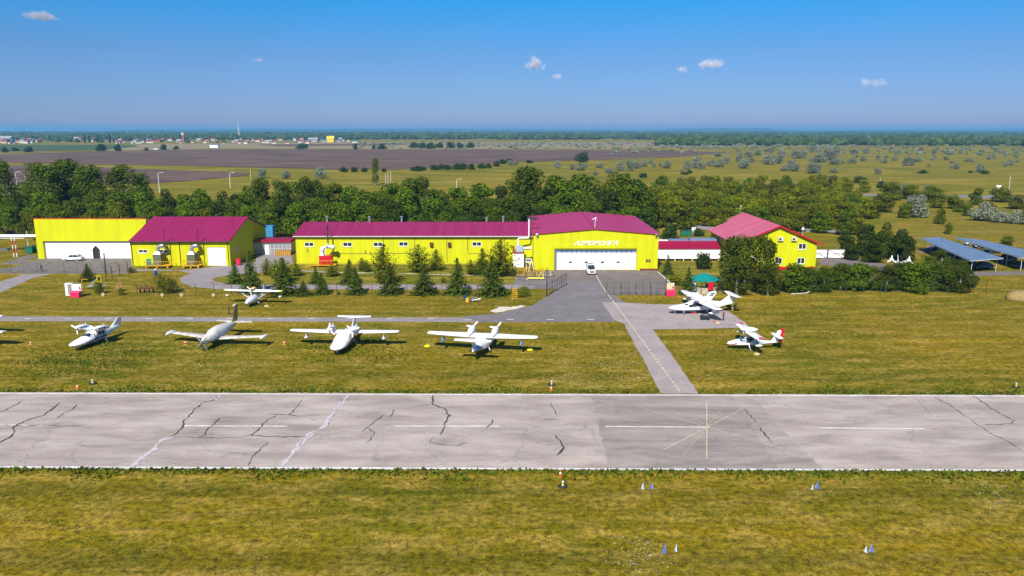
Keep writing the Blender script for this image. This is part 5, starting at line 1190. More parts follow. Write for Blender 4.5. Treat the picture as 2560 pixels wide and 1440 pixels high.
wood('far_wood', -100, 900, 2450, 2700, 420, 10, 5, L_far, 15)
wood('far_wood', -100, 560, 1900, 2350, 60, 8, 15, L_far, 12)
wood('far_wood', -100, 2660, 4200, 8000, 2600, 17, 6, L_far, 60)
wood('far_scrub', 900, 2100, 1250, 1900, 420, 3.5, 8, mat('grey_green_scrub', (.12, .14, .10), .9, island=.3), 6)
wood('far_scrub', 1500, 2600, 950, 1500, 150, 3.0, 9, mat('grey_green_scrub', (.12, .14, .10)), 5)
# low ridges on the horizon
def hills(pts, D, m, name='hills'):
    mb = MB(); P = []
    for px, top in pts:
        x = xat(px, D); z = zat(top, D); P.append((x, z))
    for (xa, za), (xb, zb) in zip(P, P[1:]):
        n = 10
        for k in range(n):
            a = xa+(xb-xa)*k/n; b = xa+(xb-xa)*(k+1)/n; z0 = za+(zb-za)*k/n; z1 = za+(zb-za)*(k+1)/n
            mb.add([(a, D-1800, -1), (b, D-1800, -1), (b, D, z1), (a, D, z0), (b, D+3500, z1*.9), (a, D+3500, z0*.9)], [(0, 1, 2, 3), (3, 2, 4, 5)])
    return struct(name, mb, m)
M_hill = ground_mat('wooded_hill', (.030, .055, .025), (.045, .075, .032), .002, bump=0)
hills([(-900, 328), (0, 328), (200, 331), (240, 328), (340, 324), (520, 323.5), (600, 323), (900, 322.5), (1100, 322), (1200, 323), (1400, 324), (1600, 325.5), (1740, 323), (1800, 320.5), (1920, 320.5), (1960, 326), (2200, 325.5), (2560, 324), (3400, 323)], 14000, M_hill)
sheet('pale_plateau', [(xat(1305, 9500), 9400), (xat(1480, 9500), 9400), (xat(1470, 9800), 9700), (xat(1320, 9800), 9700)], 19, mat('pale_field', (.6, .56, .5)))
Q = []
rq = np.random.RandomState(77)
for k in range(1500):
    x, y = G(rq.uniform(-40, 95), rq.uniform(566, 588)); Q.append((x, y, 0))
REEDS = Q
# weeds along the runway edges and tufts on the near grass
def tufts(name, pts, m, size, seed):
    r = np.random.RandomState(seed); P = np.array(pts); n = len(P); S_ = size*r.uniform(.5, 1.5, n)
    P[:, 2] = S_*.3; N = r.normal(size=(n, 3)); N[:, 2] = np.abs(N[:, 2])*.3+.2
    o = bpy.data.objects.new(name, leafmesh(name, P, N, S_, m, (.5, 1.1))); C.objects.link(o); o['kind'] = 'stuff'; return o
L_weed = leafmat('weed_leaves', (.095, .13, .008), .5, 0); L_dry = leafmat('dry_grass_blades', (.22, .175, .045), .4, 0)
r = np.random.RandomState(5); P = []
tufts('reeds', REEDS, leafmat('reed_leaves', (.24, .22, .09), .4, 0), 1.5, 71)
def edge_pts(y0, y1, n, spread, side):
    for k in range(n):
        px = r.uniform(-60, 2620); a = y0+(y1-y0)*px/2560
        cl = .5+.5*math.sin(px*.021+y0)*math.sin(px*.0063); 
        if r.rand() > .25+.75*cl: continue
        d = abs(r.normal(0, spread*(.4+cl))); x, y = G(px, a); P.append((x, y+side*d, 0))
edge_pts(981, 988, 5200, .8, 1); edge_pts(1171, 1179, 5200, .9, -1)
P = [p for p in P if not (p[1] > 70 and xat(1650, p[1]) < p[0] < xat(1746, p[1]))]
tufts('weeds', P, L_weed, .26, 1)
def clumps(n, x0, x1, y0, y1, per, rad, seed):
    r = np.random.RandomState(seed); out = []
    for k in range(n):
        px, py = r.uniform(x0, x1), r.uniform(y0, y1); x, y = G(px, py); rr = rad*r.uniform(.4, 1.3)
        for j in range(int(per*r.uniform(.4, 1.4))): out.append((x+r.normal(0, rr*1.6), y+r.normal(0, rr*.7), 0))
    return out
tufts('grass_tufts', clumps(110, -40, 2600, 1190, 1440, 26, .8, 2)+clumps(90, -40, 1640, 830, 975, 36, 1.0, 3)+clumps(70, 1760, 2600, 760, 975, 36, 1.0, 4), L_weed, .13, 2)
tufts('dry_grass', clumps(90, -40, 2600, 1190, 1440, 24, .9, 12)+clumps(80, -40, 1640, 830, 975, 30, 1.1, 13)+clumps(70, 1760, 2600, 760, 975, 30, 1.2, 14), L_dry, .12, 3)
# tall weeds under the parked aircraft
Q = []
for px, py, w in ((250, 862, 3), (540, 868, 4), (880, 872, 4), (790, 868, 3), (930, 850, 2), (200, 905, 4), (330, 880, 3), (630, 762, 2.5)):
    x, y = G(px, py)
    for j in range(240): Q.append((x+r.normal(0, w*.6), y+r.normal(0, .9), 0))
tufts('weeds', Q, L_weed, .22, 9)

L_flower = leafmat('pale_flower_heads', (.45, .44, .28), .3, 0); L_yfl = leafmat('yellow_flower_heads', (.45, .40, .02), .3, 0)
tufts('clover_flowers', clumps(70, 1380, 1630, 895, 972, 24, 1.3, 31)+clumps(26, 440, 620, 900, 940, 22, 1.2, 32)+clumps(30, 200, 760, 960, 978, 20, 1.0, 33)+clumps(20, 1560, 1660, 1330, 1430, 18, .8, 34)+clumps(16, 2440, 2560, 1200, 1260, 18, .8, 35), L_flower, .085, 31)
tufts('yellow_flowers', clumps(60, 0, 2560, 1190, 1440, 12, 1.6, 41)+clumps(60, 0, 1600, 880, 975, 16, 1.8, 42), L_yfl, .065, 41)
tufts('weeds', clumps(46, 60, 340, 872, 935, 60, 1.2, 51)+clumps(30, 700, 1000, 868, 905, 50, 1.2, 52)+clumps(22, 1725, 1880, 832, 900, 44, 1.4, 53)+clumps(20, 1880, 2100, 760, 850, 50, 1.6, 54), L_weed, .17, 51)

# ---------------- cars ----------------
def car(label, loc, rz, paint, suv=False, cat='car', group=None, name='parked_car'):
    t = thing(name, label, cat, loc, rz, group)
    h0 = .95 if not suv else 1.15; L_ = 2.2 if not suv else 2.1; W = .88; top = 1.45 if not suv else 1.9
    def rg(x, w, zb, zt): return [(x, -w*.8, zb), (x, -w, zb+.15), (x, -w, (zb+zt)/2+.05), (x, -w*.93, zt-.06), (x, -w*.7, zt), (x, w*.7, zt), (x, w*.93, zt-.06), (x, w, (zb+zt)/2+.05), (x, w, zb+.15), (x, w*.8, zb)]
    b = MB(); b.loft([rg(L_+.02, W*.8, .35, .62), rg(L_-.15, W*.95, .26, h0-.22), rg(L_-1.1, W, .24, h0-.07), rg(.7, W, .22, h0), rg(-L_+.9, W, .24, h0+.02), rg(-L_+.12, W*.95, .28, h0-.02), rg(-L_, W*.82, .40, h0-.2)])
    body = obj('body', b, paint, t, smooth=40)
    f0, f1, r1, r0 = (L_-1.25, L_-1.95, -1.15, -1.85) if not suv else (L_-1.15, L_-1.55, -1.75, -2.0)
    def cg(x, w, z): return [(x, -w, z), (x, w, z)]
    g = MB(); ww = W*.92; wt = W*.72
    V = [(f0, -ww, h0-.04), (f0, ww, h0-.04), (r0, ww, h0-.04), (r0, -ww, h0-.04), (f1, -wt, top-.05), (f1, wt, top-.05), (r1, wt, top-.05), (r1, -wt, top-.05)]
    g.add(V, [(0, 1, 5, 4), (1, 2, 6, 5), (2, 3, 7, 6), (3, 0, 4, 7)]); obj('window_glass', g, M_glass, t)
    r = MB(); r.loft([[(f1+.03, -wt, top-.05), (f1+.03, wt, top-.05), (f1-.1, wt*.9, top+.01), (f1-.1, -wt*.9, top+.01)], [(r1-.03, -wt, top-.05), (r1-.03, wt, top-.05), (r1+.1, wt*.9, top+.01), (r1+.1, -wt*.9, top+.01)]])
    obj('roof', r, paint, t, smooth=30)
    p = MB()
    for s in (-1, 1):
        for (a, b_) in (((f0, ww, h0-.05), (f1, wt, top-.05)), ((r0, ww, h0-.05), (r1, wt, top-.05)), ((-.2, ww, h0-.05), (-.3, wt, top-.05))):
            p.tube((a[0], a[1]*s*1.005, a[2]), (b_[0], b_[1]*s*1.01, b_[2]), .035, n=5)
    obj('pillar', p, paint, t)
    for x in (L_-.85, -L_+.8):
        for s in (-1, 1): wheel(t, x, s*(W-.08), .32 if not suv else .38, .32 if not suv else .38, .2)
    for s in (-1, 1):
        q = MB(); q.ball((L_-.12, s*.62, .66 if not suv else .85), .12, 6, (.6, 1.3, .7)); obj('headlight', q, M_galv, body)
        q = MB(); q.box(-L_-.01, -L_+.06, s*.62-.15, s*.62+.15, h0-.33, h0-.2); obj('tail_light', q, M_red, body)
        q = MB(); q.ball((f0-.25, s*(W+.1), h0+.06), .1, 6, (.6, 1, .7)); obj('mirror', q, paint, body)
    if suv:
        q = MB(); q.box(L_-.02, L_+.05, -.5, .5, .55, .85); obj('grille', q, M_dark, body)
        q = MB(); q.box(L_-1.3, L_-.7, -.35, .35, h0-.02, h0+.06); obj('bonnet_scoop', q, M_dark, body)
        q = MB()
        for x in (-1.4, -.6, .1): q.box(x, x+.05, -.62, .62, top+.012, top+.06)
        obj('roof_rack', q, M_black, t)
    return t
C_white = mat('white_car_paint', (.78, .78, .8), .2, spec=.7); C_dark = mat('dark_blue_car_paint', (.02, .025, .045), .18, spec=.8); C_black = mat('black_car_paint', (.012, .012, .014), .18, spec=.8)
C_green = mat('dark_teal_car_paint', (.02, .07, .08), .2, spec=.7); C_silver = mat('silver_car_paint', (.35, .37, .4), .25, .4)
x, y = G(179, 653); car('white saloon car parked before the white sliding hangar door', (x, y+.8, 0), R(180), C_white)
x, y = G(1479, 688); car('white off-road car with black bonnet scoop facing the runway before the folding doors', (x, y+2, 0), R(-88), C_white, True)
x, y = G(2460, 673); car('dark blue saloon car under the near end of the nearer carport', (x, y+.9, 0), R(180), C_dark)
for px, py, c_, su, lb in ((2420, 658, C_black, 0, 'black car second from the near end under the nearer carport'), (2398, 646, C_green, 0, 'teal car in the middle of the nearer carport'), (2375, 636, C_silver, 0, 'silver car far inside the nearer carport'), (2352, 627, C_dark, 0, 'dark car deepest inside the nearer carport'),
    (2520, 659, C_black, 1, 'black off-road car under the farther carport'), (2490, 634, C_dark, 0, 'dark car in the middle of the farther carport'), (2460, 622, C_black, 0, 'black car far inside the farther carport'), (2437, 614, C_silver, 0, 'grey car deepest inside the farther carport'), (2566, 672, C_green, 0, 'pale teal car cut by the right frame edge')):
    x, y = G(px, py); car(lb, (x, y+.9, 0), R(180+rnd.uniform(-3, 3)), c_, bool(su))
x, y = G(391, 375.5); k = car('far white van with red load on the field track at the left', (x, y, .3), 0, C_white, True, 'van'); k.scale = (2, 2, 2)
x, y = G(537, 369.5)
t = thing('white_shed', 'small white shed standing on the far side of the ploughed field', 'shed', (x, y, 0)); b = MB(); b.box(-7, 7, -4, 4, 0, 5); obj('wall', b, M_white, t); b = MB(); b.prism([(-7.3, -4.3, 5.003), (-7.3, 0, 6.5), (-7.3, 4.3, 5.003)], (0, 0, 0), (14.6, 0, 0)); obj('roof', b, M_grey, t)

# ---------------- people ----------------
def skin_body(name, J, E, rad, m, parent=None, sub=2):
    me = bpy.data.meshes.new(name); me.from_pydata(J, E, []); o = bpy.data.objects.new(name, me); C.objects.link(o)
    md = o.modifiers.new('s', 'SKIN'); sv = me.skin_vertices[0].data if me.skin_vertices else None
    if sv is None:
        bm = bmesh.new(); bm.from_mesh(me); bm.verts.layers.skin.verify(); bm.to_mesh(me); bm.free(); sv = me.skin_vertices[0].data
    for i, r_ in enumerate(rad): sv[i].radius = (r_, r_) if not isinstance(r_, tuple) else r_
    sv[0].use_root = True
    o.modifiers.new('u', 'SUBSURF').levels = sub
    bpy.context.view_layer.update()
    m2 = bpy.data.meshes.new_from_object(o.evaluated_get(bpy.context.evaluated_depsgraph_get())); m2.materials.clear(); m2.materials.append(m)
    for p in m2.polygons: p.use_smooth = True
    bpy.data.objects.remove(o); return m2
def person(label, loc, rz, top, legs, pose='stand', shoes=M_dark, vest=None):
    """faces +x; joints: pelvis, spine, chest, neck, head, arms, legs"""
    t = thing('person', label, 'person', loc, rz)
    st = .28 if pose == 'walk' else .06; cr = pose == 'bend'
    hz = .95 if not cr else .72; ch = (.0, 0, 1.32) if not cr else (.38, 0, 1.05); nk = (.02, 0, 1.50) if not cr else (.55, 0, 1.16); hd = (.05, 0, 1.66) if not cr else (.70, 0, 1.22)
    pel = (0, 0, hz); J = [pel, (ch[0]*.5, 0, (hz+ch[2])/2), ch, nk, hd, (hd[0]+.01, 0, hd[2]+.06)]; E = [(0, 1), (1, 2), (2, 3), (3, 4), (4, 5)]; rad = [.125, .12, .15, .055, .095, .085]
    def add(par, pts, rr):
        i = par
        for p, r_ in zip(pts, rr): J.append(p); rad.append(r_); E.append((i, len(J)-1)); i = len(J)-1
        return i
    arms = []
    for s in (1, -1):
        sw = st*.9*s if pose == 'walk' else .04
        if cr: pts = [(ch[0]+.04, .17*s, ch[2]+.06), (ch[0]+.15, .22*s, ch[2]-.25), (ch[0]+.3, .17*s, ch[2]-.48)]
        else: pts = [(0, .18*s, 1.40), (-sw*.5, .25*s, 1.13), (-sw*.9+.08, .27*s, .88)]
        add(2, pts, [.062, .045, .032]); arms.append(pts[-1])
        fx = st*s if pose != 'bend' else .18*s
        add(0, [(0, .09*s, hz-.06), (fx*.55+(.06 if pose != 'bend' else .12), .10*s, .5), (fx*.9, .10*s, .09)], [.088, .058, .042])
    body = bpy.data.objects.new('body', skin_body('body', J, E, rad, M_skin)); C.objects.link(body); body.parent = t
    # face: nose, ears; hair cap; five-fingered hands
    b = MB(); b.ball((hd[0]+.095, 0, hd[2]+.02), .018, 5, (1, .8, 1.4)); 
    for s in (1, -1): b.ball((hd[0], .092*s, hd[2]+.02), .022, 5, (.8, .5, 1.4))
    obj('face_features', b, M_skin, body)
    b = MB(); b.ball((hd[0]-.02, 0, hd[2]+.07), .105, 8, (1, .95, .9)); obj('hair', b, M_hair, body, smooth=60)
    for (hx, hy, hz_) in arms:
        h_ = MB(); h_.ball((hx+.01, hy, hz_-.05), .038, 6, (1, .5, 1.2))
        for k in range(4): 
            L2 = (.07, .08, .075, .058)[k]; x0 = hx-.02+.018*k; h_.tube((x0, hy, hz_-.085), (x0+.008, hy, hz_-.085-L2*.55), .009, .008, 5); h_.tube((x0+.008, hy, hz_-.085-L2*.55), (x0+.022, hy, hz_-.085-L2), .008, .006, 5)
        h_.tube((hx+.035, hy, hz_-.04), (hx+.06, hy, hz_-.09), .010, .008, 5); obj('hand', h_, M_skin, body)
    # clothes: shirt follows torso and upper arms, trousers follow the legs
    n6 = [0, 1, 2]; JJ = [J[0], J[1], J[2], (J[3][0], 0, J[3][2]-.05)]; rr = [.145, .145, .172, .07]; EE = [(0, 1), (1, 2), (2, 3)]
    for k in (6, 12):
        a, b_, c_ = J[k], J[k+1], J[k+2]; o0 = len(JJ); c_ = tuple(b_[i]+(c_[i]-b_[i])*.85 for i in range(3)); JJ += [a, b_, c_]; rr += [.075, .058, .05]; EE += [(2, o0), (o0, o0+1), (o0+1, o0+2)]
    o = bpy.data.objects.new('jacket' if vest is None else 'shirt', skin_body('j', JJ, EE, rr, top)); C.objects.link(o); o.parent = t
    JJ = [J[0]]; rr = [.142]; EE = []
    for k in (9, 15):
        a, b_, c_ = J[k], J[k+1], J[k+2]; o0 = len(JJ); JJ += [a, b_, (c_[0], c_[1], c_[2]+.02)]; rr += [.10, .075, .062]; EE += [(0, o0), (o0, o0+1), (o0+1, o0+2)]
    o = bpy.data.objects.new('trousers', skin_body('t', JJ, EE, rr, legs)); C.objects.link(o); o.parent = t
    if vest:
        o = bpy.data.objects.new('vest', skin_body('v', [J[1], J[2], (J[3][0], 0, J[3][2]-.08)], [(0, 1), (1, 2)], [.20, .225, .12], vest)); C.objects.link(o); o.parent = t
    for k in (11, 17):
        b = MB(); p = J[k]; b.ball((p[0]+.05, p[1], .045), .06, 6, (2.0, .8, .75)); obj('shoe', b, shoes, t, smooth=60)
    return t
M_navy = mat('navy_cloth', (.015, .03, .10), .9); M_bluec = mat('blue_work_cloth', (.03, .09, .28), .9); M_blackc = mat('black_cloth', (.015, .014, .018), .9); M_pinkc = mat('crimson_cloth', (.35, .01, .06), .9); M_whitec = mat('white_cloth', (.6, .6, .62), .9); M_royal = mat('royal_blue_cloth', (.01, .03, .35), .9)
x, y = G(104, 679); person('person in blue work clothes walking across the yard behind the fence', (x, y, 0), R(175), M_bluec, M_navy, 'walk')
x, y = G(1808.5, 802); person('person in crimson top and black trousers standing beside the seaplane wing', (x, y, 0), R(180), M_pinkc, M_blackc)
x, y = G(1831, 780); person('person in black bending under the tail of the seaplane', (x, y, 0), R(20), M_blackc, mat('tan_cloth', (.4, .3, .15), .9), 'bend')
x, y = G(1759, 783); person('person in royal blue half hidden behind the seaplane float', (x, y+1.0, 0), R(150), M_royal, M_royal)
x, y = G(1776.5, 787); person('person in white shirt behind the seaplane float', (x, y+.8, 0), R(160), M_whitec, M_blackc)

# ---------------- fences, gates, posts ----------------
def fence_run(label, px, h, bent, m=M_postd, group=None, wires=3, r=.05):
    P = [G(*p) for p in px]; o = Vector((*P[0], 0)); t = thing('wire_fence', label, 'fence', o, 0, group); Q = [Vector((*p, 0))-o for p in P]
    for q in Q:
        b = MB(); b.tube(q, q+Vector((0, 0, h)), r, n=6)
        if bent: b.tube(q+Vector((0, 0, h)), q+Vector((-.45*bent, -.1, h+.45)), r*.8, n=5)
        obj('post', b, m, t)
    w = MB()
    for k in range(wires):
        z = .3+(h-.4)*k/max(1, wires-1)
        for a, b_ in zip(Q, Q[1:]): w.tube(a+Vector((0, .06, z)), b_+Vector((0, .06, z)), .009, n=4, caps=False)
    obj('wire', w, M_postd, t); return t
fence_run('bent topped post fence along the scrap plot and flying boat grass', [(205, 738), (250, 738), (300, 738), (344, 738), (367, 737), (445, 737), (491, 739), (536, 738), (580, 738), (624, 738), (667, 739), (755, 739)], 2.0, 1)
fence_run('straight post fence in front of the spruce row', [(755, 739.6), (842, 740), (931, 741), (1018, 741), (1105, 740), (1193, 741), (1280, 744), (1323, 742), (1366, 741)], 2.3, 0)
fence_run('short run of bent posts beside the green gate post', [(320, 684), (300, 690), (281, 697), (266, 704)], 2.3, 1, r=.07)
fence_run('green post fence in front of the birch row', [(1665, 739), (1702, 738), (1740, 740), (1806, 735), (1850, 735)]+[(px, 735-(px-1850)*.008) for px in range(1894, 2424, 44)], 2.3, 0, M_post, wires=4)
fence_run('short leaning fence end right of the birch row', [(2433, 728), (2465, 730)], 2.2, 0)
b_ = G(2430, 735); 
def gate(label, a, b, h, n, m, mesh=True, cat='gate', diag=False):
    A = Vector((*G(*a), 0)); B = Vector((*G(*b), 0)); t = thing('wire_gate', label, cat, A); D = B-A
    f = MB(); 
    for z in (.15, h): f.tube((0, 0, z), D+Vector((0, 0, z)), .04, n=5)
    obj('rail', f, m, t)
    for k in range(n+1):
        p = D*k/n; f = MB(); f.tube(p+Vector((0, 0, 0)), p+Vector((0, 0, h)), .055 if k % 2 == 0 else .03, n=5); obj('upright', f, m, t)
    if mesh:
        w = MB(); L_ = D.length; q = int(L_/.8)
        for k in range(1, q): p = D*k/q; w.tube(p+Vector((0, 0, .15)), p+Vector((0, 0, h)), .012, n=4)
        w.tube((0, 0, h*.55), D+Vector((0, 0, h*.55)), .02, n=4); obj('bar_grid', w, m, t)
    if diag:
        for k in range(n):
            p, q = D*k/n, D*(k+1)/n
            if k % 2: p, q = q, p
            f = MB(); f.tube(p+Vector((0, 0, .15)), q+Vector((0, 0, h)), .03, n=4); obj('diagonal', f, m, t)
    return t
gate('open left leaf of the dark apron gate, swung toward the hangar', (1368, 741), (1415, 713), 2.2, 8, M_postd)
gate('open right leaf of the dark apron gate along the yard edge', (1516, 737), (1662, 738.5), 2.3, 8, M_postd)
gate('long green gate with diagonal braces across the left yard', (-40, 681), (263, 684), 2.3, 9, mat('dull_green_steel', (.06, .12, .09), .6), False, diag=True)
def pole(label, px, py, top, m, r=.08, name='post', lamp=0, cat='post', group=None, arm=1.2, brace=None):
    x, y = G(px, py); h = zat(top, y); t = thing(name, label, cat, (x, y, 0), 0, group); b = MB(); b.tube((0, 0, 0), (0, 0, h), r, r*.7, 7); obj('pole', b, m, t)
    if lamp:
        b = MB(); b.path([(0, 0, h), (arm*.4, 0, h+.5), (arm, 0, h+.6)], r*.5, 5); obj('arm', b, m, t); b = MB(); b.ball((arm*1.2, 0, h+.55), .25, 6, (1.6, .7, .5)); obj('lamp_head', b, M_white, t)
    if brace: b = MB(); b.tube((0, 0, h*.45), (brace, 0, 0), r*.6, n=5); obj('brace', b, m, t)
    return t
pole('tall dark left post of the apron gate', 1367, 741, 668, M_postd, .09)
pole('tall green right post of the apron gate', 1664, 740, 660, M_postd, .09)
pole('thick green gate post with black top at the left yard', 265, 684, 632, M_post, .16)
lw = 'street lamps beyond the belt'
for px, py, top, lb in ((43, 470, 432, 'white street lamp in the gap at the left frame edge'), (399, 482, 434, 'white street lamp above the left hangar ridge'), (576, 470, 434, 'white street lamp above the blue container'), (1142, 472, 450, 'white street lamp above the hall roof')): pole(lb, px, py, top, M_white, .13, 'street_lamp', 1, 'street lamp', None, 1.8)
pole('thin lamp post with round head behind the office roof', 1848, 562, 520, M_offw, .08, 'street_lamp', 1, 'street lamp', None, .2)
for px, py, top, lb in ((64, 455, 420, 'thin pale pole before the second ploughed field'), (627, 447, 423, 'thin pale pole beside the first silver bush'), (964, 462, 434, 'pole left of a pair of thin poles above the hall'), (970, 460, 430, 'middle thin pole above the hall'), (977, 460, 427, 'right thin pole above the hall'), (2521, 484, 441, 'pale pole beside the highway at the right'), (2200, 458, 446, 'short pale post in the steppe grass')): pole(lb, px, py, top, M_offw, .14, 'pole', 0, 'pole')
pole('dark far pole in front of the village at the left', 311, 358, 328, M_black, .6, 'pole', 0, 'pole')
# road signs
x, y = G(2494, 486); t = thing('road_sign', 'white road sign beside the highway at the right', 'road sign', (x, y, 0)); b = MB(); b.tube((0, 0, 0), (0, 0, 4), .12, n=6); obj('pole', b, M_offw, t); b = MB(); b.prism([(-1.3, -.15, 4.2), (1.3, -.15, 4.2), (0, -.15, 2.2)], (0, 0, 0), (0, .08, 0)); obj('panel', b, M_white, t)
x, y = G(2006, 590); t = thing('road_sign', 'white triangular sign behind the office gable', 'road sign', (x, y, 0)); b = MB(); b.tube((0, 0, 0), (0, 0, 2.0), .06, n=6); obj('pole', b, M_offw, t); b = MB(); b.prism([(-.5, -.1, 1.8), (.5, -.1, 1.8), (0, -.1, 2.7)], (0, 0, 0), (0, .05, 0)); obj('panel', b, M_white, t)
x, y = G(1734, 585); t = thing('notice_board', 'small white notice board behind the green waste bins', 'notice board', (x, y, 0)); b = MB(); b.box(-.6, .6, -.03, .03, .9, 1.9); obj('panel', b, M_white, t); b = MB(); b.tube((0, .06, 0), (0, .06, 1.0), .05, n=5); obj('pole', b, M_offw, t)
def bin_(label, px, py, rz=0, s=1.):
    x, y = G(px, py); t = thing('waste_bin', label, 'waste bin', (x, y, 0), rz); b = MB(); b.loft([[(-.5*s, -.4*s, .15), (.5*s, -.4*s, .15), (.5*s, .4*s, .15), (-.5*s, .4*s, .15)], [(-.62*s, -.5*s, 1.2*s), (.62*s, -.5*s, 1.2*s), (.62*s, .5*s, 1.2*s), (-.62*s, .5*s, 1.2*s)]]); obj('body', b, mat('green_bin_plastic', (.01, .16, .11), .5), t)
    b = MB(); b.box(-.68*s, .68*s, -.55*s, .55*s, 1.2*s+.003, 1.28*s); obj('lid', b, M_post, t)
    return t
bin_('open dark green waste bin farther from the left hangar wall', 76, 633, .1, 1.3); bin_('green waste bin touching the left hangar wall', 92, 631, 0, 1.3)
bin_('left one of two green waste bins behind the passage', 1708, 590, 0, 1.3); bin_('right one of two green waste bins behind the passage', 1721, 590, 0, 1.3)
# overhead pipe at the left
D = 190.; t = thing('overhead_pipe', 'thick white pipe running to the left hangar on tall supports', 'pipe', (xat(-100, D), D, 0)); xo = xat(-100, D); z = zat(590, D)
b = MB(); b.tube((0, 0, z), (xat(97, D)-xo, 0, z), .38, n=10); obj('pipe', b, M_white, t, smooth=40); b = MB(); b.tube((0, -.5, z-.55), (xat(68, D)-xo, -.5, z-.5), .12, n=6); obj('lower_pipe', b, M_offw, t)
D2 = G(40, 642)[1]
t = thing('pipe_support', 'red and white striped double support post at the left', 'post', (xat(39, D2), D2, 0)); hh = zat(592, D2)
for s in (-.12, .12):
    for k in range(5):
        b = MB(); b.tube((s*3-.02*k, 0, hh*k/5+.002), (s*3-.02*k, 0, hh*(k+1)/5), .11, n=6); obj('post_band', b, M_white if k % 2 == 0 else M_red, t)
pole('grey white support post near the green bins', 72, 626, 577, M_offw, .12, 'pipe_support')

# ---------------- loose things on the grass and yards ----------------
def simple(name, label, cat, px, py, parts, rz=0, group=None, dy=0):
    x, y = G(px, py); t = thing(name, label, cat, (x, y+dy, 0), rz, group)
    for nm, fn, m in parts: b = MB(); fn(b); obj(nm, b, m, t)
    return t
M_cream = mat('cream_tyre_paint', (.42, .37, .20), .8)
def tyre(b): b.lathe([(.15, -.1), (.30, -.1), (.34, -.04), (.34, .04), (.30, .1), (.15, .1)], 14, (0, 0, .33), 'y')
for px, py, lb in ((258, 741, 'cream painted tyre by the grey planks'), (406, 742, 'cream painted tyre below the ragged dark shrub'), (454, 742, 'cream painted tyre right of the ragged shrub'), (534, 742, 'cream painted tyre nearest the yellow tipped flying boat')):
    simple('painted_tyre', lb, 'tyre', px, py, [('tread', tyre, M_cream), ('hub', lambda b: b.tube((0, -.05, .33), (0, .05, .33), .1, n=8), M_dark)], rnd.uniform(-.3, .3), 'cream painted tyres')
def firebox(label, px, py, rz=0, white=True):
    t = simple('fire_point', label, 'fire point', px, py, [('sand_box', lambda b: b.box(-.75, .75, -.9, -.1, .05, .85), M_pink), ('box_lid', lambda b: b.prism([(-.8, -.95, .853), (.8, -.95, .853), (.8, -.05, 1.1), (-.8, -.05, 1.1)], (0, 0, 0), (0, 0, .05)), M_pink),
      ('back_board', lambda b: b.box(-.8, .8, .1, .18, .3, 2.3), M_white if white else mat('cream_board', (.6, .55, .36))), ('bucket', lambda b: b.lathe([(.16, 0), (.02, .38)], 8, (.55, -.02, 1.5)), M_red), ('bucket', lambda b: b.lathe([(.16, 0), (.02, .38)], 8, (1.05, -.02, 1.2)), M_red)], rz)
    return t
firebox('pink sand box and cream fire board beside the right gate post', 1674, 739, .05, False)
firebox('pink sand box with white board among the scrap at the left', 193, 742, .05)
simple('white_cabinet', 'tall white metal cabinet left of the pink sand box', 'cabinet', 176, 738, [('body', lambda b: b.box(-.6, .6, -.4, .4, 0, 2.2), M_white), ('door', lambda b: b.box(-.1, .55, -.44, -.403, .15, 2.1), M_galv)])
simple('plank_pile', 'leaning pile of grey planks and sheets behind the left spruce', 'planks', 240, 722, [('plank', lambda b, k=k: b.prism([(-1.9+.3*k, -.3, .3+.12*k), (2.1-.2*k, -.2, .75-.1*k), (2.1-.2*k, .3, .8-.1*k), (-1.9+.3*k, .2, .35+.12*k)], (0, 0, 0), (0, 0, .07)), M_galv) for k in range(3)]+[('leaning_plank', lambda b: b.tube((-1.4, 0, .3), (.3, .3, 1.9), .06, n=4), M_offw), ('leaning_plank', lambda b: b.tube((-1.7, 0, .3), (-.2, .3, 1.7), .06, n=4), M_galv)])
def frame_(b, w=.36, h=1.9):
    for s in (-w, w): b.box(s-.03, s+.03, -.05, .05, 0, h)
    b.box(-w, w, -.03, .03, h-.06, h); b.box(-w, w, -.03, .03, h*.35, h*.38)
simple('metal_stand', 'small yellow upright metal stand behind the grey planks', 'frame', 249, 713, [('frame', frame_, M_yel2)])
simple('angle_post', 'yellow bent angle post left of the small spruce', 'post', 207, 724, [('upright', lambda b: b.box(-.04, .04, -.04, .04, 0, 2.0), M_yrail), ('arm', lambda b: b.box(.043, 1.1, -.04, .04, 1.92, 2.0), M_yrail)])
simple('wooden_chair', 'brown slatted wooden chair among weeds by the fence', 'chair', 296, 730, [('seat', lambda b: b.box(-.5, .5, -.4, .4, .6, .68), M_wood), ('backrest', lambda b: b.box(-.5, .5, .35, .42, .683, 1.7), M_wood)]+[('leg', lambda b, x=x, y=y: b.box(x-.05, x+.05, y-.05, y+.05, 0, .597), M_wood) for x in (-.44, .44) for y in (-.35, .35)])
simple('plank_bench', 'long dark red plank bench on thin legs by the fence', 'bench', 366, 732, [('seat', lambda b: b.box(-1.5, 1.5, -.3, .3, .75, .85), M_dwood), ('backrest', lambda b: b.box(-1.5, 1.5, .25, .3, .95, 1.1), M_dwood)]+[('leg', lambda b, x=x: b.box(x-.05, x+.05, -.25, .25, 0, .747), M_dwood) for x in (-1.1, -.3, .5, 1.3)])
def drum(b): b.lathe([(.28, 0), (.30, .05), (.30, .3), (.315, .32), (.30, .34), (.30, .6), (.315, .62), (.30, .64), (.28, .9)], 14)
simple('blue_drum', 'blue drum with white bundle on top beside the drive', 'drum', 390, 688, [('drum', drum, M_blue), ('bundle', lambda b: b.ball((0, 0, 1.15), .2, 6, (1, 1, 1.3)), M_offw)])
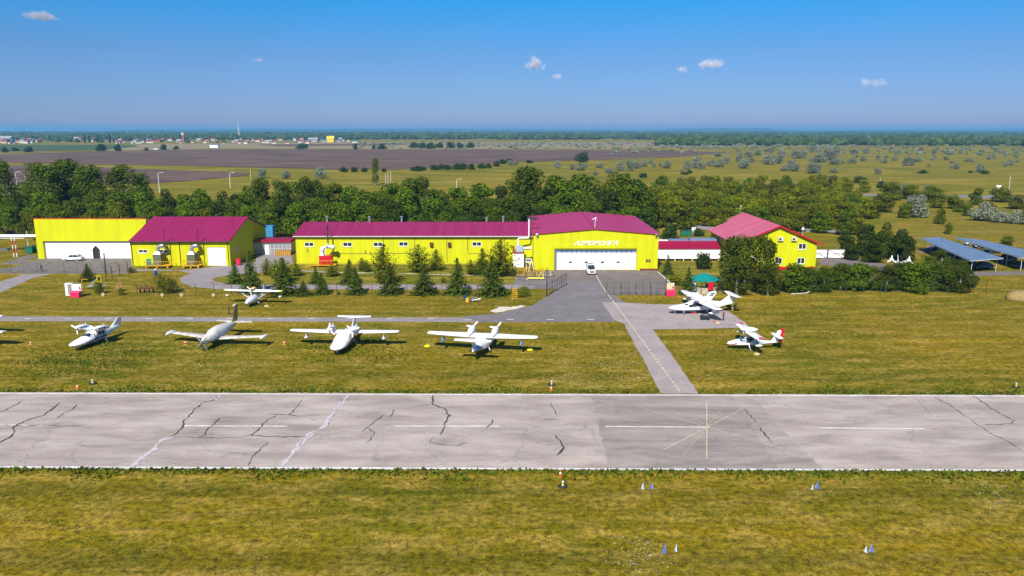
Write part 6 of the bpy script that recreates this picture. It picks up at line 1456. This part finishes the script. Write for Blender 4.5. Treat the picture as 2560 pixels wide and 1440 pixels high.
simple('blue_drum', 'blue drum standing behind a yellow canister on the grass', 'drum', 1163, 751, [('drum', drum, mat('petrol_blue_paint', lin(15, 75, 110), .4)), ('handle', lambda b: b.tube((0, 0, .9), (.1, 0, 1.3), .05, n=5), M_blue)])
simple('yellow_canister', 'yellow canister in front of the blue drum', 'canister', 1168, 755, [('body', lambda b: b.loft([[(-.25, -.2, 0), (.25, -.2, 0), (.25, .2, 0), (-.25, .2, 0)], [(-.25, -.2, .6), (.25, -.2, .6), (.25, .2, .6), (-.25, .2, .6)], [(-.1, -.1, .72), (.1, -.1, .72), (.1, .1, .72), (-.1, .1, .72)]]), M_yrail), ('cap', lambda b: b.tube((0, 0, .72), (0, 0, .78), .06, n=6), M_red)])
simple('wheelbarrow', 'grey wheelbarrow on the grass right of the yellow canister', 'wheelbarrow', 1187, 755, [('tray', lambda b: b.loft([[(-.35, -.2, .4), (.3, -.2, .4), (.3, .2, .4), (-.35, .2, .4)], [(-.6, -.35, .75), (.5, -.35, .7), (.5, .35, .7), (-.6, .35, .75)]]), M_galv), ('wheel', lambda b: b.lathe([(.2, -.04), (.2, .04)], 12, (-.6, 0, .2), 'y'), M_dark), ('handle', lambda b: b.tube((-.5, -.2, .35), (1.0, -.28, .6), .03, n=5), M_grey), ('handle', lambda b: b.tube((-.5, .2, .35), (1.0, .28, .6), .03, n=5), M_grey), ('leg', lambda b: b.box(.3, .36, -.25, .25, 0, .38), M_grey)])
def ladder(b):
    for s in (-.35, .35): b.tube((s, 0, 0), (s*.9, .7, 2.1), .04, n=5)
    for k in range(6): z = .3+.33*k; b.box(-.35, .35, z/3-.1, z/3+.1, z, z+.05)
simple('step_ladder', 'yellow step ladder standing on the grass by the olive bush', 'step ladder', 1287, 751, [('ladder', ladder, M_yrail), ('support', lambda b: (b.tube((-.7, 1.5, 0), (-.32, .75, 2.0), .035, n=5), b.tube((.7, 1.5, 0), (.32, .75, 2.0), .035, n=5)), M_yrail), ('base_rail', lambda b: b.tube((-.8, .5, .15), (.8, .5, .15), .03, n=5), M_yrail)])
simple('red_cabinet', 'red metal cabinet at the corner of the left hangar gable', 'cabinet', 597, 663, [('body', lambda b: b.box(-.45, .45, -.4, .4, .1, 1.5), M_red), ('panel', lambda b: b.box(-.3, .3, -.44, -.403, .5, 1.3), M_pink)])
# trestles and stands by the hangar wall
rr_ = random.Random(3)
for k, px in enumerate((1303, 1318, 1333, 1352, 1368)):
    def tre(b, k=k):
        for s in (-1, 1):
            b.tube((-.9, .5*s, 0), (-.6, .1*s, 1.0+.2*(k % 2)), .04, n=4); b.tube((.9, .5*s, 0), (.6, .1*s, 1.0+.2*(k % 2)), .04, n=4); b.tube((-.9, .5*s, .1), (.9, .5*s, .1), .035, n=4)
        b.tube((-.8, 0, 1.05+.2*(k % 2)), (.8, 0, 1.05+.2*(k % 2)), .05, n=4); b.tube((-.8, .4, .1), (.8, -.4, .9), .03, n=4); b.tube((-.8, -.4, .9), (.8, .4, .1), .03, n=4)
    simple('work_stand', ('yellow aircraft work stand at the left end of the railed bay', 'yellow stand second from the left in the railed bay', 'yellow stand in the middle of the railed bay', 'yellow stand left of the hangar wall lamp', 'pale yellow stand nearest the folding doors')[k], 'work stand', px, 689+rr_.uniform(-1.5, 1), [('trestle', tre, M_yrail if k < 4 else M_offw), ('top_plate', lambda b, k=k: b.box(-.7, .7, -.2, .2, 1.1+.2*(k % 2), 1.15+.2*(k % 2)), M_yrail if k != 2 else M_wood)], rr_.uniform(-.3, .3))
simple('towing_frame', 'long low yellow towing frame in front of the railed bay', 'towing frame', 1340, 700, [('beam', lambda b: (b.tube((-1.6, 0, .35), (1.6, .1, .3), .07, n=5), b.tube((-1.6, .6, .35), (1.6, .5, .3), .07, n=5)), M_yel2), ('leg', lambda b: (b.tube((-1.6, .3, .3), (-1.9, .2, 0), .05, n=4), b.tube((1.0, .3, .3), (1.0, .3, 0), .05, n=4)), M_yel2), ('mast', lambda b: (b.tube((.4, .3, .3), (1.0, .3, 1.7), .06, n=5), b.tube((1.6, .3, .3), (1.0, .3, 1.7), .06, n=5)), M_yel2)])
simple('low_railing', 'low black railing enclosing the yellow stands', 'railing', 1290, 693, [('rail', lambda b: (b.tube((0, 0, .2), (7.6, 0, .2), .04, n=4), b.tube((0, 0, 1.0), (7.6, 0, 1.0), .03, n=4)), M_black)]+[('post', lambda b, k=k: b.tube((7.6*k/4, 0, 0), (7.6*k/4, 0, 1.1), .05, n=5), M_black) for k in range(5)])
simple('propeller_stand', 'white A-shaped stand between boiler cabinet and hangar wall', 'stand', 1327, 681, [('leg', lambda b: (b.tube((-.5, 0, 0), (.2, 0, 2.6), .07, n=5), b.tube((.7, 0, 0), (.2, 0, 2.6), .07, n=5)), M_white), ('shelf', lambda b: b.box(-1.1, .2, .3, .9, 1.8, 2.1), M_offw), ('shelf', lambda b: b.box(-1.1, .2, .3, .9, 2.5, 2.7), M_offw), ('shelf_post', lambda b: b.box(-1.0, -.85, .5, .65, 0, 2.5), M_offw)], dy=1.0)
# stands and gear around the seaplane on the asphalt
simple('jack_stand', 'grey tripod jack stand under the seaplane nose', 'stand', 1709, 789, [('leg', lambda b, a=a: b.tube((.35*math.cos(a), .35*math.sin(a), 0), (.0, 0, .75), .03, n=4), M_galv) for a in (0, 2.1, 4.2)]+[('cradle', lambda b: b.box(-.2, .2, -.15, .15, .75, .82), M_galv)])
simple('tool_trolley', 'dark tool trolley under the raised wing float', 'trolley', 1762, 800, [('tray', lambda b: b.box(-.7, .7, -.35, .35, .35, .75), M_dark), ('wheel', lambda b: b.tube((-.5, -.4, .15), (-.5, .4, .15), .15, n=10), M_dark), ('wheel', lambda b: b.tube((.5, -.4, .15), (.5, .4, .15), .15, n=10), M_dark), ('tool_box', lambda b: b.box(-.3, .45, -.25, .2, .753, .95), M_grey)])
simple('red_toolbox', 'small red and white box under the seaplane hull', 'box', 1733, 784, [('box', lambda b: b.box(-.35, .35, -.2, .2, 0, .3), M_red), ('lid', lambda b: b.box(-.37, .37, -.22, .22, .303, .36), M_white)])
simple('pink_canister', 'pink canister on the asphalt beside the tie-down rope', 'canister', 1786, 807, [('body', lambda b: b.lathe([(.14, 0), (.15, .3), (.06, .42)], 8), M_pink), ('cap', lambda b: b.tube((0, 0, .42), (0, 0, .47), .05, n=6), M_white)])
# tie-down weights and cones
def weight(label, px, py, r=.42, m=None, rope=.45, group='tie-down weights'):
    simple('tie_down_weight', label, 'tie-down weight', px, py, [('disc', lambda b: b.lathe([(r, 0), (r, .12), (r*.6, .2), (.05, .22)], 12), m or M_yrail), ('rope', lambda b: b.tube((0, 0, .2), (-.1, 0, .2+rope), .02, n=4), M_offw)], 0, group)
for px, py, lb in ((1068, 866, 'yellow disc weight under the left wing tip of the seaplane seen from behind'), (1325, 875, 'yellow disc weight under the right wing tip of the seaplane seen from behind'), (1892, 886, 'cream disc weight under the red tailed flying boat'), (587, 764, 'cream disc weight left of the yellow tipped flying boat'), (667, 766, 'cream disc weight right of the yellow tipped flying boat'), (1794, 808, 'olive disc weight on the asphalt near the person in crimson')): weight(lb, px, py, m=M_yel2 if 'yellow disc' in lb else mat('cream_weight_paint', (.5, .45, .2)))
def cone(label, px, py, m, base=None, h=.5, group='traffic cones'):
    simple('marker_cone', label, 'cone', px, py, [('cone', lambda b: b.lathe([(.17, .04), (.11, .04+h*.4)], 10), m), ('band', lambda b: b.lathe([(.108, .043+h*.4), (.08, .04+h*.65)], 10), M_white), ('tip', lambda b: b.lathe([(.078, .043+h*.65), (.03, .04+h)], 10), m), ('foot', lambda b: b.box(-.2, .2, -.2, .2, 0, .037), base or m)], 0, group)
M_or = mat('orange_plastic', (.65, .12, .01), .5)
cone('orange and white cone at the near runway edge above the tyre light', 1401, 1190, M_or); cone('orange and white cone at the far runway edge by the left', 194, 971, M_or); cone('orange cone at the far runway edge near the yellow light', 1378, 975, M_or)
cone('orange cone on the grass left of the blue striped seaplane', 77, 861, M_or, M_yrail); cone('red cone beside the low wing aeroplane', 464, 862, M_red, M_yel2, .7); cone('orange cone between the aeroplane and the dark red striped seaplane', 711, 861, M_or, M_yrail)
def edge_light(label, px, py, s=1.):
    s *= .75
    simple('runway_light', label, 'runway light', px, py, [('tyre', lambda b: b.lathe([(.25*s, 0), (.5*s, 0), (.55*s, .08), (.5*s, .18*s), (.28*s, .18*s)], 16), M_dark), ('lamp', lambda b: b.lathe([(.17*s, .18*s), (.09*s, .4*s), (.09*s, .55*s)], 10), mat('cream_lamp_paint', (.6, .5, .15))), ('cap', lambda b: b.lathe([(.15*s, .553*s), (.13*s, .68*s), (.03, .72*s)], 10), M_offw)], 0, 'runway lights set in tyres')
edge_light('cream runway light in a black tyre on the near grass', 1407, 1217); edge_light('yellow runway light in a black tyre on the far grass, middle', 1379, 963, 1.05); edge_light('yellow runway light in a black tyre on the far grass, left', 232, 960, 1.1); edge_light('yellow runway light on the far grass by the right frame edge', 2540, 968, 1.0)
# folded blue and white cloth markers
M_mb = mat('marker_blue_cloth', (.06, .13, .42), .8); M_mw = mat('marker_pale_cloth', (.42, .52, .75), .8)
for px, py, h, dk, lb in ((1606, 1223, .62, 0, 'pale folded marker, left of the pair nearest the runway middle'), (1628, 1223, .60, 1, 'blue folded marker, right of the pair nearest the runway middle'), (2030, 1224, .55, 0, 'thin pale folded marker of the far right pair'), (2042, 1222, .75, 1, 'taller blue white folded marker of the far right pair'),
    (1660, 1382, .78, 1, 'deep blue folded marker low in the frame, left of a thin pale one'), (1689, 1378, .62, 0, 'thin pale folded marker right of the deep blue one'), (2163, 1381, .55, 0, 'thin pale folded marker left in the lowest right pair'), (2177, 1380, .65, 1, 'wider blue striped marker in the lowest right pair')):
    w = .08+.06*dk
    simple('folded_marker', lb, 'marker', px, py, [('cloth', lambda b: b.add([(-w, -.1, .06), (w*.9, -.12, .02), (w, .12, .08), (-w*.8, .1, .04), (.05, 0, h)], [(0, 1, 4), (2, 3, 4)]), M_mb if dk else M_mw), ('cloth_side', lambda b: b.add([(-w, -.1, .06), (w*.9, -.12, .02), (w, .12, .08), (-w*.8, .1, .04), (.05, 0, h)], [(1, 2, 4), (3, 0, 4)]), M_white), ('stake', lambda b: b.tube((.05, 0, 0), (.05, 0, h+.05), .015, n=4), M_grey)], rnd.uniform(-.4, .4), 'folded cloth markers on the near grass')
# hay heap, fallen logs, stump
x, y = G(2552, 748); b = MB(); b.ball((0, 0, .2), 2.2, 10, (1.2, .8, .62)); o = obj('hay_heap', b, mat('hay', (.28, .20, .07), .95, bump=1, scale=6, var=.4), None, smooth=60, loc=(x, y, 0)); tag(o, 'rounded heap of dry hay at the right frame edge', 'hay heap')
simple('fallen_log', 'pale fallen birch branch on the grass below the birch row', 'log', 2000, 736, [('log', lambda b: b.path([(-1.6, 0, .12), (0, .1, .14), (1.4, .5, .2), (2.0, .6, .45)], .09, 6), M_birch)])
pole('short dark leaning stump post on the grass before the flying boat', 573, 786, 766, M_black, .12)
simple('rubble_heap', 'dark heap of old boards beside the left pipe supports', 'heap', 8, 627, [('board', lambda b, k=k: b.box(-1.5+.2*k, 1.4-.15*k, -.4, .4+.1*k, .1+.16*k, .22+.16*k), M_grey) for k in range(3)])

# ---------------- village and far structures ----------------
hm_w = [mat('house_wall_%s' % c, v, .8) for c, v in (('white', (.6, .6, .58)), ('cream', (.5, .42, .32)), ('brick', (.30, .14, .09)), ('grey', (.32, .33, .34)))]
hm_r = [mat('house_roof_%s' % c, v, .7) for c, v in (('red', (.30, .04, .05)), ('brown', (.13, .08, .06)), ('grey', (.30, .31, .33)), ('green', (.05, .14, .09)), ('blue', (.10, .16, .28)))]
protos = {}
def house(px, py, wpx, wi, ri, label, group, hk=.62, rz=None, name='village_house', cat='house'):
    x, y = G(px, py); s = F/(y*math.cos(TH)); w = wpx/s; key = (wi, ri)
    if key not in protos:
        wb = MB(); wb.box(-.5, .5, -.35, .35, 0, .35); rb = MB(); rb.prism([(-.56, -.42, .352), (-.56, 0, .62), (-.56, .42, .352)], (0, 0, 0), (1.12, 0, 0))
        protos[key] = (wb.mesh('wall', hm_w[wi]), rb.mesh('roof', hm_r[ri]))
    t = thing(name, label, cat, (x, y, 0), rnd.uniform(-.5, .5) if rz is None else rz, group)
    for nm, me in zip(('wall', 'roof'), protos[key]): obj(nm, me, None, t)
    t.scale = (w, w, w*hk*1.6); return t
rv = random.Random(21)
wn = ('white walled', 'cream walled', 'brick', 'grey'); rn = ('red', 'brown', 'grey', 'green', 'blue')
wn2 = ('white', 'cream', 'brick', 'grey')
for k in range(150):
    if k < 115: px = rv.choice((rv.uniform(-10, 110), rv.uniform(190, 900), rv.uniform(330, 800))); py = rv.uniform(349., 359.5); reg = 'at the left'
    else: px = rv.uniform(1980, 2570); py = rv.uniform(341, 351); reg = 'at the far right'
    wi = rv.choice((0, 0, 0, 1, 2, 3)); ri = rv.choice((0, 0, 0, 1, 2, 2, 3, 4)); w = rv.uniform(5, 11)*(py-322)/30
    o = house(px, py, w, wi, ri, 'far %s house with %s roof in the village %s' % (wn[wi], rn[ri], reg), '%s houses with %s roofs %s' % (wn2[wi], rn[ri], reg), rv.uniform(.5, .8))
o = house(827, 355.5, 17, 1, 2, 'bright yellow far building at the right end of the village', None, .9, 0, 'yellow_building', 'building'); 
y_ = mat('far_yellow_wall', (.75, .52, .02), .7)
for c_ in o.children: c_.data = c_.data.copy(); c_.data.materials.clear(); c_.data.materials.append(y_)
for px, w, ri, lb in ((784, 22, 2, 'long grey far shed left of the yellow building'), (810, 14, 4, 'blue roofed far shed touching the yellow building'), (848, 12, 4, 'small blue far shed right of the yellow building'), (16, 30, 2, 'long pale far shed at the left frame edge'), (395, 12, 0, 'red brick far house alone before the village')): house(px, 355, w, 3 if ri != 0 else 2, ri, lb, None, .5, 0, 'far_shed', 'shed')
x, y = G(459, 356); t = thing('water_tower', 'far brick water tower with wider head among village roofs', 'water tower', (x, y, 0)); b = MB(); b.tube((0, 0, 0), (0, 0, 17), 3.2, 2.6, 10); obj('shaft', b, hm_w[2], t); b = MB(); b.tube((0, 0, 17.01), (0, 0, 24), 4.2, 4.0, 10); obj('tank', b, hm_w[1], t)
x, y = G(598, 345); h = zat(311, y); t = thing('lattice_mast', 'tall red and white lattice mast rising over the horizon', 'mast', (x, y, 0)); 
for s in ((-1, -1), (1, -1), (1, 1), (-1, 1)):
    b = MB(); b.tube((4*s[0], 4*s[1], 0), (.5*s[0], .5*s[1], h), .55, .35, 4); obj('leg', b, M_offw, t)
for k in range(7):
    z0 = h*k/7; w0 = 4-3.5*k/7; w1 = 4-3.5*(k+1)/7; b = MB(); z1 = h*(k+1)/7; b.tube((-w0, -w0, z0), (w1, -w1, z1), .35, n=4); b.tube((w0, -w0, z0), (-w1, -w1, z1), .35, n=4); obj('lattice_brace', b, M_red if k % 2 else M_white, t)
# tall trees in the village
for px, py, top, w in ((631, 0, 0, 0),): pass
for px, py, top, w, lb in ((212, 357, 338, 9, 'tall dark far tree left of two others in the village'), (224, 357, 339, 8, 'dark far tree between two taller ones in the village'), (245, 357, 338, 9, 'wide dark far tree above village roofs'), (276, 357, 336, 8, 'tall slim dark far tree right in the village')): ptree(T_bush[0], px, py, top, lb, 'tree', None, w, 2.6)

# ---------------- clouds ----------------
def cloud(px, py, w, h, dens, seed, label):
    D = 9000; zc = D*math.cos(TH); cx = xat(px, D, 500); z = zat(py, D); s = F/(D/math.cos(TH)); W = w/2/s; Hh = h/2/s
    r = random.Random(seed); b = MB(); b.ball((0, 0, 0), 1, 12, (W, W*.8, Hh))
    m = bpy.data.materials.new('cloud_vapour'); m.use_nodes = True; n = m.node_tree; n.nodes.clear()
    out = n.nodes.new('ShaderNodeOutputMaterial'); v = n.nodes.new('ShaderNodeVolumePrincipled'); v.inputs['Color'].default_value = (1, .95, .98, 1); v.inputs['Anisotropy'].default_value = -.4
    co = n.nodes.new('ShaderNodeTexCoord'); mp = n.nodes.new('ShaderNodeMapping'); mp.inputs['Scale'].default_value = (1/W, 1/(W*.8), 1/Hh); n.links.new(co.outputs['Object'], mp.inputs[0])
    ln = n.nodes.new('ShaderNodeVectorMath'); ln.operation = 'LENGTH'; n.links.new(mp.outputs[0], ln.inputs[0])
    no = n.nodes.new('ShaderNodeTexNoise'); no.inputs['Scale'].default_value = 3.2/W*1.0; no.inputs['Detail'].default_value = 6; no.inputs['Roughness'].default_value = .6
    ad = n.nodes.new('ShaderNodeVectorMath'); ad.operation = 'ADD'; ad.inputs[1].default_value = (seed*311., 0, 0); n.links.new(co.outputs['Object'], ad.inputs[0]); n.links.new(ad.outputs[0], no.inputs['Vector'])
    fa = n.nodes.new('ShaderNodeMapRange'); fa.inputs[1].default_value = 0; fa.inputs[2].default_value = 1; fa.inputs[3].default_value = .25; fa.inputs[4].default_value = -.35; n.links.new(ln.outputs['Value'], fa.inputs[0])
    su = n.nodes.new('ShaderNodeMath'); su.operation = 'ADD'; n.links.new(no.outputs[0], su.inputs[0]); n.links.new(fa.outputs[0], su.inputs[1])
    mr = n.nodes.new('ShaderNodeMapRange'); mr.inputs[1].default_value = .5; mr.inputs[2].default_value = .72; mr.inputs[3].default_value = 0; mr.inputs[4].default_value = dens*1.3; n.links.new(su.outputs[0], mr.inputs[0])
    n.links.new(mr.outputs[0], v.inputs['Density']); n.links.new(v.outputs[0], out.inputs['Volume'])
    o = obj('cloud', b, m, None, loc=(cx, D, z)); tag(o, label, 'cloud')
cloud(125, 42, 150, 44, .012, 1, 'flat pinkish cloud high in the left corner of the sky')
cloud(1336, 160, 100, 62, .016, 2, 'puffy cloud above the big hangar, the densest in the sky')
cloud(1393, 192, 70, 34, .007, 3, 'small faint cloud just below the densest one')
cloud(1773, 161, 140, 46, .010, 4, 'wide two lobed cloud above the office')
cloud(1704, 173, 66, 32, .008, 5, 'small cloud left below the wide two lobed one')
cloud(2180, 206, 130, 44, .004, 6, 'pale flat cloud low at the right')
cloud(649, 150, 66, 26, .007, 7, 'tiny cloud over the left hangar gable')

# ---------------- air ----------------
hz = MB(); hz.box(-27000, 27000, -310, 27000, -1.5, 95)
hm = bpy.data.materials.new('haze_air'); hm.use_nodes = True; hn = hm.node_tree; hn.nodes.clear()
ho = hn.nodes.new('ShaderNodeOutputMaterial'); pv = hn.nodes.new('ShaderNodeVolumePrincipled')
pv.inputs['Color'].default_value = (.22, .60, .98, 1); pv.inputs['Density'].default_value = HAZE
pv.inputs['Anisotropy'].default_value = 0.
hn.links.new(pv.outputs[0], ho.inputs['Volume'])
struct('haze', hz, hm, 'stuff')
